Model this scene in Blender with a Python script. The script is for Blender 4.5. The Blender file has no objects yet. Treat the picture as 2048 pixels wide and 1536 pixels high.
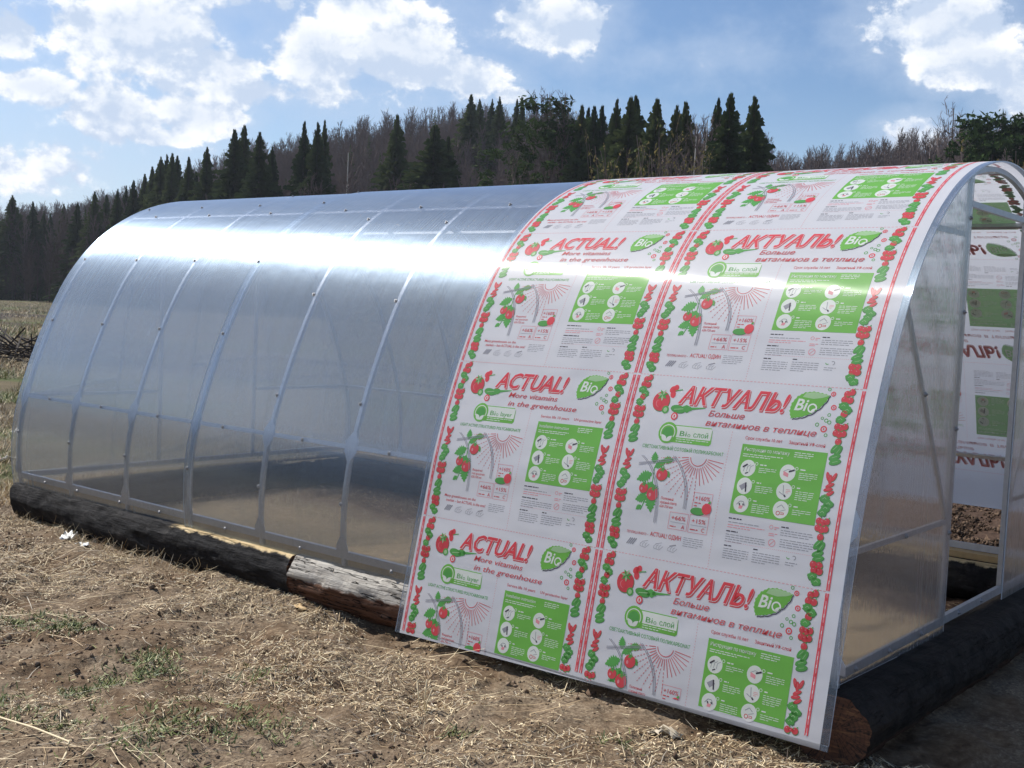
import bpy, bmesh, math, random
import numpy as np
from mathutils import Matrix, Vector

random.seed(7)
rng = np.random.default_rng(11)
C = bpy.context.scene.collection
SC = bpy.context.scene

# ------------------------------------------------------------------ camera, light, exposure
CAM = np.array([7.58663, -3.92113, 1.41436])
YAW, PITCH, ROLL, FPX = -0.68354, -0.06275, 0.04475, 2279.388
fw = np.array([math.sin(YAW)*math.cos(PITCH), math.cos(YAW)*math.cos(PITCH), math.sin(PITCH)])
rt = np.cross(fw, [0, 0, 1.0]); rt /= np.linalg.norm(rt)
up = np.cross(rt, fw)
r2 = rt*math.cos(ROLL)+up*math.sin(ROLL); u2 = up*math.cos(ROLL)-rt*math.sin(ROLL)
cd = bpy.data.cameras.new('camera'); cam = bpy.data.objects.new('camera', cd); C.objects.link(cam)
cam.matrix_world = Matrix(((r2[0], u2[0], -fw[0], CAM[0]), (r2[1], u2[1], -fw[1], CAM[1]), (r2[2], u2[2], -fw[2], CAM[2]), (0, 0, 0, 1)))
cd.sensor_width = 36.0; cd.lens = FPX/2048*36.0; cd.clip_start = 0.05; cd.clip_end = 6000
SC.camera = cam

SUN_DIR = Vector((-0.70, -0.10, 0.70)).normalized()      # towards the sun
SUN_EL = math.asin(SUN_DIR.z); SUN_AZ = math.atan2(SUN_DIR.x, SUN_DIR.y)   # from +Y towards +X
sl = bpy.data.lights.new('sun', 'SUN'); sl.energy = 4.6; sl.angle = math.radians(0.5); sl.color = (1.0, 0.96, 0.90)
so = bpy.data.objects.new('sun', sl); C.objects.link(so)
so.rotation_euler = SUN_DIR.to_track_quat('Z', 'Y').to_euler(); so.location = (-20, 0, 25)

SC.view_settings.view_transform = 'Standard'; SC.view_settings.look = 'None'
SC.view_settings.exposure = 0.50; SC.view_settings.gamma = 1.0
SC.render.engine = 'CYCLES'
SC.cycles.use_denoising = True
SC.cycles.max_bounces = 10; SC.cycles.transparent_max_bounces = 32; SC.cycles.transmission_bounces = 8
SC.cycles.glossy_bounces = 4; SC.cycles.diffuse_bounces = 4
SC.cycles.caustics_reflective = False; SC.cycles.caustics_refractive = True
SC.cycles.sample_clamp_indirect = 6.0


class G:
    """tiny node-graph helper"""
    def __init__(s, tree): s.t = tree; s.n = tree.nodes; s.l = tree.links
    def node(s, typ, ins=None, **kw):
        n = s.n.new(typ)
        for k, v in kw.items(): setattr(n, k, v)
        for k, v in (ins or {}).items():
            if isinstance(v, bpy.types.NodeSocket): s.l.new(v, n.inputs[k])
            elif isinstance(v, bpy.types.Node): s.l.new(v.outputs[0], n.inputs[k])
            else: n.inputs[k].default_value = v
        return n
    def math(s, op, a, b=0.0, c=0.0, clamp=False):
        n = s.node('ShaderNodeMath', {0: a, 1: b, 2: c}, operation=op); n.use_clamp = clamp; return n.outputs[0]
    def vmath(s, op, a, b=(0, 0, 0)):
        n = s.node('ShaderNodeVectorMath', {0: a, 1: b}, operation=op); return n.outputs[0]
    def noise(s, vec, scale=1.0, detail=4.0, rough=0.5, lac=2.0, dist=0.0):
        return s.node('ShaderNodeTexNoise', {'Vector': vec, 'Scale': scale, 'Detail': detail, 'Roughness': rough, 'Lacunarity': lac, 'Distortion': dist}).outputs[0]
    def ramp(s, fac, stops, interp='LINEAR'):
        n = s.node('ShaderNodeValToRGB', {0: fac}); cr = n.color_ramp; cr.interpolation = interp
        while len(cr.elements) < len(stops): cr.elements.new(0.5)
        for e, (p, c) in zip(cr.elements, stops):
            e.position = p; e.color = tuple(c)+(1,) if len(c) == 3 else c
        return n.outputs[0]
    def step(s, v, a, b):
        n = s.node('ShaderNodeMapRange', {0: v, 1: a, 2: b, 3: 0.0, 4: 1.0}, interpolation_type='SMOOTHSTEP'); return n.outputs[0]
    def mix(s, f, a, b):
        n = s.node('ShaderNodeMix', data_type='RGBA'); 
        for i, v in ((0, f), (6, a), (7, b)):
            if isinstance(v, bpy.types.NodeSocket): s.l.new(v, n.inputs[i])
            else: n.inputs[i].default_value = v if i == 0 else (tuple(v)+(1,) if len(v) == 3 else v)
        return n.outputs[2]
    def mixs(s, f, a, b): return s.node('ShaderNodeMixShader', {0: f, 1: a, 2: b}).outputs[0]


# ------------------------------------------------------------------ world: Nishita sky with cumulus clouds
world = bpy.data.worlds.new('World'); SC.world = world; world.use_nodes = True
g = G(world.node_tree); g.n.clear()
SKY_STRENGTH = 0.10
sky = g.node('ShaderNodeTexSky', sky_type='NISHITA', sun_disc=False, sun_elevation=SUN_EL, sun_rotation=SUN_AZ, altitude=150.0, air_density=1.0, dust_density=1.2, ozone_density=1.6)
tc = g.node('ShaderNodeTexCoord')
dirv = g.vmath('NORMALIZE', tc.outputs['Generated'])
sx = g.node('ShaderNodeSeparateXYZ', {0: dirv})
az = g.math('ARCTAN2', sx.outputs[0], sx.outputs[1]); el = g.math('ARCSINE', sx.outputs[2])
ae = g.node('ShaderNodeCombineXYZ', {0: az, 1: el, 2: 0.0}).outputs[0]
CLOUDS = [((-1.1035, 0.1959), 0.028, 0.024, 1.0), ((-1.0884, 0.1610), 0.045, 0.016, .9), ((-1.014, 0.2126), 0.072, 0.046, 1.0), ((-0.8685, 0.2072), 0.052, 0.042, 1.0),
          ((-0.7884, 0.2150), 0.053, 0.033, 1.0), ((-0.7317, 0.2), 0.045, 0.02, .9), ((-0.8362, 0.2475), 0.14, 0.020, .62), ((-0.6689, 0.2413), 0.060, 0.026, .9),
          ((-1.0202, 0.1457), 0.042, 0.028, .95), ((-0.9652, 0.1527), 0.048, 0.020, .85), ((-0.9926, 0.131), 0.036, 0.009, .8), ((-0.917, 0.175), 0.17, 0.020, .62),
          ((-0.3353, 0.2428), 0.070, 0.036, 1.0), ((-0.3145, 0.2138), 0.060, 0.020, .95), ((-0.2764, 0.19), 0.030, 0.024, .9), ((-0.359, 0.158), 0.030, 0.018, .95),
          ((-0.6921, 0.1855), 0.022, 0.008, .8), ((-0.5478, 0.2203), 0.035, 0.006, .15), ((-1.0726, 0.1012), 0.12, 0.03, .45), ((-0.9462, 0.190), 0.08, 0.02, .7),
          # the rest of the sky, outside the frame
          ((-1.45, 0.25), 0.2, 0.06, .9), ((-1.9, 0.4), 0.3, 0.08, .9), ((-2.4, 0.3), 0.25, 0.09, .9), ((-2.9, 0.5), 0.3, 0.1, .9), ((2.6, 0.35), 0.3, 0.1, .9),
          ((1.8, 0.4), 0.3, 0.09, .9), ((0.9, 0.3), 0.3, 0.08, .9), ((0.1, 0.35), 0.14, 0.05, .9), ((-1.0, 0.62), 0.3, 0.1, .8), ((-2.2, 0.75), 0.3, 0.12, .8)]
dens = None
for (c0, c1), a, b, w in CLOUDS:
    d = g.vmath('DIVIDE', g.vmath('SUBTRACT', ae, (c0, c1, 0)), (a, b, 1))
    L = g.node('ShaderNodeVectorMath', {0: d}, operation='LENGTH').outputs['Value']
    m = g.math('MULTIPLY', g.math('SUBTRACT', 1.15, L), w)
    dens = m if dens is None else g.math('MAXIMUM', dens, m)
dens = g.math('MAXIMUM', dens, -0.9)
pv = g.node('ShaderNodeMapping', {'Vector': ae, 'Scale': (1.0, 1.25, 1.0)}).outputs[0]
def puff(v): return g.math('ADD', g.math('MULTIPLY', g.noise(v, 13.0, 3.0, 0.50, 2.1, 0.0), 0.62), g.math('MULTIPLY', g.noise(v, 42.0, 8.0, 0.62, 2.1, 0.1), 0.38))
n1 = puff(pv); n2 = puff(g.vmath('ADD', pv, (-0.010, 0.018, 0)))
field = g.math('ADD', g.math('MULTIPLY', dens, 1.0), g.math('MULTIPLY', g.math('SUBTRACT', n1, 0.5), 2.7))
cover = g.step(field, 0.10, 0.42)
soft = g.math('MULTIPLY', g.step(field, -0.8, 0.45), 0.46)
alpha = g.math('MAXIMUM', cover, soft)
# the sun side of each billow is white, the far side and the core grey-blue
lit = g.step(g.math('SUBTRACT', n1, n2), -0.07, 0.10)
core = g.step(field, 0.42, 1.1)
lit2 = g.math('MULTIPLY', g.math('MULTIPLY', lit, cover), g.math('SUBTRACT', 1.0, g.math('MULTIPLY', core, 0.55)))
ccol = g.mix(lit2, (4.2, 5.0, 6.3), (7.8, 7.9, 8.0))
# pale veil towards the horizon
veil = g.math('MULTIPLY', g.math('SUBTRACT', 1.0, g.step(el, 0.0, 0.22)), 0.55)
skyb = g.vmath('MULTIPLY', sky.outputs[0], (.62, .74, .88))
skyc = g.mix(veil, skyb, (4.9, 5.9, 6.9))
final = g.mix(alpha, skyc, ccol)
bg = g.node('ShaderNodeBackground', {0: final, 1: SKY_STRENGTH})
g.node('ShaderNodeOutputWorld', {0: bg})


# ------------------------------------------------------------------ object helpers
def mesh_obj(name, verts, faces, mats, parent=None, fmat=None, smooth=False, uv=None):
    me = bpy.data.meshes.new(name)
    me.from_pydata([tuple(v) for v in verts], [], [tuple(f) for f in faces])
    for m in (mats if isinstance(mats, (list, tuple)) else [mats]): me.materials.append(m)
    if fmat is not None: me.polygons.foreach_set('material_index', np.asarray(fmat, np.int32))
    if smooth: me.polygons.foreach_set('use_smooth', np.ones(len(me.polygons), bool))
    if uv is not None:
        l = me.uv_layers.new(name='uv'); vi = np.empty(len(me.loops), np.int32); me.loops.foreach_get('vertex_index', vi)
        l.data.foreach_set('uv', np.asarray(uv, np.float32)[vi].ravel())
    me.update()
    o = bpy.data.objects.new(name, me); C.objects.link(o)
    if parent: o.parent = parent
    return o

def fast_mesh(name, V, F, mats, fmat=None, smooth=False):
    """V (n,3) floats, F (m,k) ints, all faces with k corners"""
    me = bpy.data.meshes.new(name); V = np.asarray(V, np.float32); F = np.asarray(F, np.int32); k = F.shape[1]
    me.vertices.add(len(V)); me.vertices.foreach_set('co', V.ravel())
    me.loops.add(F.size); me.loops.foreach_set('vertex_index', F.ravel())
    me.polygons.add(len(F)); me.polygons.foreach_set('loop_start', np.arange(0, F.size, k, dtype=np.int32)); me.polygons.foreach_set('loop_total', np.full(len(F), k, np.int32))
    for m in (mats if isinstance(mats, (list, tuple)) else [mats]): me.materials.append(m)
    if fmat is not None: me.polygons.foreach_set('material_index', np.asarray(fmat, np.int32))
    me.polygons.foreach_set('use_smooth', np.full(len(F), bool(smooth)))
    me.update(calc_edges=True); me.validate()
    return me

def link(name, me, parent=None, loc=(0, 0, 0), rz=0.0, sc=1.0):
    o = bpy.data.objects.new(name, me); C.objects.link(o); o.location = loc; o.rotation_euler = (0, 0, rz)
    o.scale = (sc, sc, sc) if not isinstance(sc, tuple) else sc
    if parent: o.parent = parent
    return o

def tag(o, label=None, cat=None, group=None, kind=None):
    if label: o['label'] = label
    if cat: o['category'] = cat
    if group: o['group'] = group
    if kind: o['kind'] = kind
    return o

def thing(name, loc, label, cat, group=None, rz=0.0):
    o = bpy.data.objects.new(name, None); C.objects.link(o); o.location = loc; o.rotation_euler = (0, 0, rz); o.empty_display_size = 0.1
    return tag(o, label, cat, group)

def new_mat(name):
    m = bpy.data.materials.new(name); m.use_nodes = True; gg = G(m.node_tree); gg.n.clear()
    return m, gg

def out(gg, sh, disp=None):
    o = gg.node('ShaderNodeOutputMaterial', {0: sh})

def plain(name, col, rough=0.6, metal=0.0, spec=0.5, var=0.0, scale=20.0, bump=0.0, obj=True):
    m, gg = new_mat(name); tcn = gg.node('ShaderNodeTexCoord')
    v = tcn.outputs['Object']; base = col
    ins = {'Roughness': rough, 'Metallic': metal, 'Specular IOR Level': spec}
    if var > 0:
        n = gg.noise(v, scale, 5.0, 0.6)
        ins['Base Color'] = gg.mix(n, tuple(c*(1-var) for c in col), tuple(min(1, c*(1+var)) for c in col))
    else: ins['Base Color'] = tuple(col)+(1,)
    if bump > 0:
        ins['Normal'] = gg.node('ShaderNodeBump', {'Height': gg.noise(v, scale*2, 4.0), 'Strength': bump, 'Distance': 0.01}).outputs[0]
    out(gg, gg.node('ShaderNodeBsdfPrincipled', ins).outputs[0]); return m

# ------------------------------------------------------------------ arch profile (cross-section of the tunnel)
LH, TH0, T1, T2, T3 = 2.9634, -0.23332, 0.27574, 0.46914, 1.01793
_s = np.linspace(-0.15, LH, 1600)
def _integ(th):
    dy, dz = np.sin(th), np.cos(th); ds = _s[1]-_s[0]
    y = np.concatenate([[0], np.cumsum((dy[1:]+dy[:-1])/2*ds)]); z = np.concatenate([[0], np.cumsum((dz[1:]+dz[:-1])/2*ds)])
    return y, z
_th = np.interp(np.clip(_s, 0, None)/LH, [0, .25, .5, .75, 1], [TH0, T1, T2, T3, math.pi/2])
_Y, _Z = _integ(_th); _Y -= np.interp(0, _s, _Y); _Z -= np.interp(0, _s, _Z)
WID = 2*_Y[-1]
_ths = np.maximum(_th, 0.215)                                       # a sheet hangs straight below the bulge
_Ys, _Zs = _integ(_ths); _Ys += _Y[-1]-_Ys[-1]; _Zs += _Z[-1]-_Zs[-1]
def prof(s, off=0.0, sheet=False):
    s = np.asarray(s, float); far = s > LH; q = np.where(far, 2*LH-s, s)
    yy, zz, tt = (_Ys, _Zs, _ths) if sheet else (_Y, _Z, _th)
    y = np.interp(q, _s, yy); z = np.interp(q, _s, zz); t = np.interp(q, _s, tt)
    if sheet:
        y2 = np.interp(q, _s, _Y); z2 = np.interp(q, _s, _Z); t2 = np.interp(q, _s, _th)
        y = np.where(far, y2, y); z = np.where(far, z2, z); t = np.where(far, t2, t)
    ny, nz = -np.cos(t), np.sin(t)
    y = y+ny*off; z = z+nz*off
    return np.where(far, WID-y, y), z

RX0, RSP = 0.10, 0.6525
RIBS = [RX0+k*RSP for k in range(10)]
S_BASE, S_P1, S_P2 = 0.158, 0.7085, 2.245

# ------------------------------------------------------------------ materials of the greenhouse
def gloss_weight(gg, lo, hi, p=3.0):
    lw = gg.node('ShaderNodeLayerWeight', {0: 0.5}).outputs['Facing']
    return gg.math('ADD', lo, gg.math('MULTIPLY', gg.math('POWER', lw, p), hi), clamp=True)

def wavy(gg, amount):
    uv = gg.node('ShaderNodeUVMap', uv_map='uv').outputs[0]
    h = gg.noise(gg.node('ShaderNodeMapping', {'Vector': uv, 'Scale': (1.1, 2.2, 1)}).outputs[0], 1.0, 3.0, .55)
    return gg.node('ShaderNodeBump', {'Height': h, 'Strength': 1.0, 'Distance': amount}).outputs[0]

def aniso(gg, col, rough, an, rot=0.25, wave=.006):
    tg = gg.node('ShaderNodeTangent', direction_type='UV_MAP', uv_map='uv')
    return gg.node('ShaderNodeBsdfAnisotropic', {'Color': tuple(col)+(1,), 'Roughness': rough, 'Anisotropy': an, 'Rotation': rot, 'Tangent': tg.outputs[0], 'Normal': wavy(gg, wave)}).outputs[0]

def mat_clear(name, see=0.45, haze=0.045, blur=0.75, glo=.145, tint=(.82, .92, 1.0), tint2=(.66, .82, 1.0)):
    """twin-wall sheet: its channels smear what is seen through it sideways"""
    m, gg = new_mat(name)
    uv = gg.node('ShaderNodeUVMap', uv_map='uv').outputs[0]
    fine = gg.noise(gg.node('ShaderNodeMapping', {'Vector': uv, 'Scale': (80, 0.4, 1)}).outputs[0], 1.0, 3.0, 0.7)
    broad = gg.noise(gg.node('ShaderNodeMapping', {'Vector': uv, 'Scale': (2.2, 0.8, 1)}).outputs[0], 1.0, 4.0, 0.6)
    hz = gg.math('ADD', haze*.5, gg.math('ADD', gg.math('MULTIPLY', fine, haze*1.5), gg.math('MULTIPLY', broad, haze*.9)))
    smear = gg.step(gg.noise(gg.node('ShaderNodeMapping', {'Vector': uv, 'Rotation': (0, 0, .5), 'Scale': (9, 1.6, 1)}).outputs[0], 1.0, 5.0, .7), .60, .80)
    hz = gg.math('ADD', hz, gg.math('MULTIPLY', smear, haze*1.8))
    cosv = gg.math('SUBTRACT', 1.08, gg.node('ShaderNodeLayerWeight', {0: .5}).outputs['Facing'])     # longer way through the sheet at a glancing angle
    hz = gg.math('DIVIDE', hz, cosv, clamp=True)
    dif = gg.node('ShaderNodeBsdfDiffuse', {0: (.62, .74, .94, 1)}).outputs[0]
    trl = gg.node('ShaderNodeBsdfTranslucent', {0: (.70, .79, .92, 1)}).outputs[0]
    scat = gg.mixs(0.55, dif, trl)
    tr = gg.node('ShaderNodeBsdfTransparent', {0: (.95, .955, .965, 1)}).outputs[0]
    cell = gg.node('ShaderNodeTexWhiteNoise', {'Vector': gg.node('ShaderNodeVectorMath', {0: gg.vmath('MULTIPLY', uv, (900, 60, 0))}, operation='FLOOR').outputs[0]}, noise_dimensions='2D').outputs['Value']
    tg = gg.node('ShaderNodeTangent', direction_type='UV_MAP', uv_map='uv').outputs[0]
    geo = gg.node('ShaderNodeNewGeometry').outputs['Normal']
    tilt = gg.node('ShaderNodeVectorMath', {0: tg, 'Scale': gg.math('MULTIPLY', gg.math('SUBTRACT', cell, .5), 2*blur)}, operation='SCALE').outputs[0]
    nrm_ = gg.vmath('NORMALIZE', gg.vmath('ADD', geo, tilt))
    rf = gg.node('ShaderNodeBsdfRefraction', {'Color': (.95, .955, .965, 1), 'Roughness': .12, 'IOR': 1.09, 'Normal': nrm_}).outputs[0]
    body = gg.mixs(hz, gg.mixs(see, rf, tr), scat)
    gl = gg.mixs(0.56, aniso(gg, tint, 0.175, 0.85), aniso(gg, tint2, 0.48, 0.5))
    out(gg, gg.mixs(gg.math('MULTIPLY', gloss_weight(gg, glo, 0.60, 2.4), gg.math('ADD', .55, gg.math('MULTIPLY', fine, .9)), clamp=True), body, gl)); return m
def mat_inner():
    m, gg = new_mat('polycarbonate_inner_wall'); tr = gg.node('ShaderNodeBsdfTransparent', {0: (.96, .965, .97, 1)}).outputs[0]
    out(gg, gg.mixs(gloss_weight(gg, 0.03, 0.35, 3.0), tr, aniso(gg, (.95, .96, 1.0), 0.3, 0.8))); return m

def mat_print(name, col, trans=0.45, gl=1.0):
    m, gg = new_mat(name)
    dif = gg.node('ShaderNodeBsdfDiffuse', {0: tuple(col)+(1,), 'Normal': wavy(gg, .022)}).outputs[0]
    trl = gg.node('ShaderNodeBsdfTranslucent', {0: tuple(col)+(1,)}).outputs[0]
    body = gg.mixs(trans, dif, trl)
    gls = gg.mixs(0.55, aniso(gg, (1, 1, 1), 0.20, 0.75), aniso(gg, (1, 1, 1), 0.5, 0.5))
    out(gg, gg.mixs(gloss_weight(gg, 0.030, 0.20*gl, 3.0), body, gls)); return m

M_CLEAR = mat_clear('twin_wall_polycarbonate'); M_INNER = mat_inner()
M_WALL = mat_clear('end_wall_polycarbonate', .10, .030, .95, .035, (.95, .93, .90), (.95, .93, .90))
M_EDGE = plain('polycarbonate_edge', (.62, .68, .76), 0.3, 0, .5, .15, 90)
M_STEEL = plain('galvanised_steel', (.47, .48, .51), 0.40, 0.6, .5, .22, 35)
M_BOLT = plain('zinc_screw', (.30, .30, .31), 0.5, 0.6)
M_FILM = mat_print('white_film', (.82, .83, .88), 0.48)
INK = {'red': mat_print('red_ink', (.76, .095, .115), .4), 'green': mat_print('green_ink', (.20, .52, .10), .4), 'leaf': mat_print('leaf_green_ink', (.13, .42, .11), .4),
       'dark': mat_print('dark_ink', (.06, .05, .07), .3), 'grey': mat_print('grey_ink', (.36, .36, .40), .4), 'pink': mat_print('pink_ink', (.78, .34, .38), .4),
       'white': mat_print('white_ink', (.84, .84, .84), .4), 'pale': mat_print('pale_green_ink', (.45, .66, .38), .4), 'deep': mat_print('deep_green_ink', (.13, .27, .13), .4),
       'rust': mat_print('rust_ink', (.62, .10, .11), .4)}
INK_ORDER = list(INK)
INK_RGB = {'red': (.72, .065, .085), 'green': (.16, .46, .085), 'leaf': (.10, .36, .09), 'dark': (.06, .05, .07), 'grey': (.36, .36, .40), 'pink': (.78, .34, .38), 'white': (.84, .84, .84), 'pale': (.45, .66, .38), 'deep': (.06, .22, .08), 'rust': (.52, .10, .10)}
INK_IN = [mat_print(k+'_ink_through_sheet', tuple(c*.66+.80*.34 for c in INK_RGB[k]), .45) for k in INK_ORDER]

# ------------------------------------------------------------------ flat printing: 2-D polygons collected in a bmesh
class Art:
    """2-D artwork in metres: x to the right, v downwards; each piece has an ink and a layer"""
    def __init__(s): s.bm = bmesh.new(); s.layer = s.bm.faces.layers.int.new('layer'); s.lv = 0
    def poly(s, pts, ink, lv=0):
        f = s.bm.faces.new([s.bm.verts.new((p[0], -p[1], 0)) for p in pts]); f.material_index = INK_ORDER.index(ink); f[s.layer] = lv
    def rect(s, x0, v0, x1, v1, ink, lv=0): s.poly([(x0, v1), (x1, v1), (x1, v0), (x0, v0)], ink, lv)
    def ell(s, x, v, rx, rv, ink, lv=0, n=14, rot=0.0):
        c, d = math.cos(rot), math.sin(rot)
        s.poly([(x+rx*math.cos(a)*c-rv*math.sin(a)*d, v-(rx*math.cos(a)*d+rv*math.sin(a)*c)) for a in [2*math.pi*i/n for i in range(n)]], ink, lv)
    def ring(s, x, v, r, w, ink, lv=0, n=20, a0=0, a1=2*math.pi):
        for i in range(n):
            a, b = a0+(a1-a0)*i/n, a0+(a1-a0)*(i+1)/n
            s.poly([(x+(r-w)*math.cos(a), v-(r-w)*math.sin(a)), (x+r*math.cos(a), v-r*math.sin(a)), (x+r*math.cos(b), v-r*math.sin(b)), (x+(r-w)*math.cos(b), v-(r-w)*math.sin(b))], ink, lv)
    def line(s, pts, w, ink, lv=0):
        for (x0, v0), (x1, v1) in zip(pts[:-1], pts[1:]):
            L = math.hypot(x1-x0, v1-v0) or 1; nx, nv = -(v1-v0)/L*w/2, (x1-x0)/L*w/2
            s.poly([(x0-nx, v0-nv), (x0+nx, v0+nv), (x1+nx, v1+nv), (x1-nx, v1-nv)], ink, lv)
    def dash(s, p, q, w, ink, on=.012, off=.008, lv=0):
        L = math.hypot(q[0]-p[0], q[1]-p[1]); t = 0
        while t < L:
            e = min(L, t+on); s.line([(p[0]+(q[0]-p[0])*t/L, p[1]+(q[1]-p[1])*t/L), (p[0]+(q[0]-p[0])*e/L, p[1]+(q[1]-p[1])*e/L)], w, ink, lv); t += on+off
    def text(s, body, x0, x1, vb, cap, ink, lv=0, shear=0.0, bold=0.0, dx=0.0, dv=0.0):
        c = bpy.data.curves.new('lettering', 'FONT'); c.body = body; c.size = 1; c.shear = shear; c.offset = bold; c.resolution_u = 2
        o = bpy.data.objects.new('lettering', c); C.objects.link(o)
        me = bpy.data.meshes.new_from_object(o.evaluated_get(bpy.context.evaluated_depsgraph_get()))
        co = [v.co.copy() for v in me.vertices]; xs = [p.x for p in co]; a, b = min(xs), max(xs)
        k = cap/0.729; sx_ = (x1-x0)/(b-a) if x1 else k
        vs = [s.bm.verts.new((x0+dx+(p.x-a)*sx_, -(vb+dv)+p.y*k, 0)) for p in co]
        for p in me.polygons:
            try: f = s.bm.faces.new([vs[i] for i in p.vertices])
            except ValueError: continue
            f.material_index = INK_ORDER.index(ink); f[s.layer] = lv
        bpy.data.objects.remove(o); bpy.data.curves.remove(c); bpy.data.meshes.remove(me)
    def greek(s, x0, x1, v, n, ink, h=.0028, gap=.0085, lv=0, rnd=random.Random(3)):
        """lines of print too small to read"""
        for i in range(n):
            x = x0; end = x1 if i < n-1 else x0+(x1-x0)*rnd.uniform(.4, .9)
            while x < end-.004:
                w = min(rnd.uniform(.008, .026), end-x); s.rect(x, v+i*gap, x+w, v+i*gap+h, ink, lv); x += w+.0035
    def blob(s, x, v, rx, rv, ink, lv=0, n=18, jag=.18, rnd=random.Random(5)):
        s.poly([(x+rx*math.cos(a)*(1+rnd.uniform(-jag, jag)), v+rv*math.sin(a)*(1+rnd.uniform(-jag, jag))) for a in [2*math.pi*i/n for i in range(n)]], ink, lv)
    def leaf(s, x, v, L, w, ang, ink, lv=0, jag=.25, n=7):
        c, d = math.cos(ang), math.sin(ang); up_, lo = [], []
        for i in range(1, 2*n):
            t = i/(2*n); hw = w*math.sin(math.pi*t**.85)*(1+jag*(1 if i % 2 else -1)); up_.append((t*L, hw)); lo.append((t*L, -hw))
        pts = [(0, 0)]+lo+[(L, 0)]+up_[::-1]
        s.poly([(x+p*c-q*d, v-(p*d+q*c)) for p, q in pts], ink, lv)

def veg_column(a, x, H):
    """border of tomatoes, lettuce, cucumbers, peppers and chillies running down a tile"""
    def toms(v, pts, r=.0135):
        for px, pv in pts: a.ell(x+px+.0012, v+pv+.002, r*1.12, r*1.1, 'deep', 0)
        for px, pv in pts:
            a.ell(x+px, v+pv, r, r, 'red', 1, 12); a.ell(x+px-.004, v+pv-.005, .0028, .002, 'pink', 2, 6); a.leaf(x+px+.005, v+pv-.010, .008, .0025, .9, 'leaf', 2)
    def lettuce(v, n=3):
        for i in range(n):
            px = (-.009, .008, 0)[i % 3]; a.blob(x+px+.001, v+.017*i+.003, .019, .015, 'deep', 0); a.blob(x+px, v+.017*i, .018, .0145, 'leaf', 1)
            a.line([(x+px-.008, v+.017*i+.003), (x+px, v+.017*i-.004), (x+px+.007, v+.017*i+.002)], .0018, 'pale', 2)
    def cukes(v):
        for i, (px, pv, r) in enumerate(((-.006, 0, .9), (.007, .010, 1.1), (-.002, .034, .4), (.003, .052, .3))):
            a.ell(x+px+.001, v+pv+.002, .024, .0115, 'deep', 0, 14, r); a.ell(x+px, v+pv, .023, .0105, 'leaf', 1, 14, r)
            a.line([(x+px-.010*math.cos(r), v+pv+.010*math.sin(r)), (x+px+.010*math.cos(r), v+pv-.010*math.sin(r))], .0016, 'pale', 2)
    def chili(v):
        for i, (px, pv, r) in enumerate(((-.012, .002, 1.9), (.012, .002, 1.2), (-.002, .012, 1.6), (.001, .034, .5), (-.003, .050, .25), (.006, .064, .6))):
            a.ell(x+px+.001, v+pv+.0015, .0185, .0078, 'deep', 0, 12, r); a.ell(x+px, v+pv, .018, .007, 'red', 1, 12, r); a.line([(x+px-.006*math.cos(r), v+pv+.006*math.sin(r)-.002), (x+px+.006*math.cos(r), v+pv-.006*math.sin(r)-.002)], .0013, 'pink', 2)
    four = ((-.012, 0), (.011, .002), (-.006, .020), (.014, .022))
    bow = ((-.015, 0), (.014, -.001), (0, .004), (-.016, .025), (.013, .026), (-.001, .030))
    toms(.022, ((-.004, 0), (.013, -.008), (-.010, .022), (.012, .024)), .013)
    lettuce(.068, 2); toms(.100, ((0, 0),)); lettuce(.122, 1)
    toms(.150, bow, .0125); toms(.207, ((0, 0),), .0125)
    cukes(.232); chili(.338); lettuce(.422, 4)
    toms(.505, bow, .0125); toms(.562, ((-.001, 0),), .0125); cukes(.588)
    toms(.662, four, .0135); lettuce(.705, 2)

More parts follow.
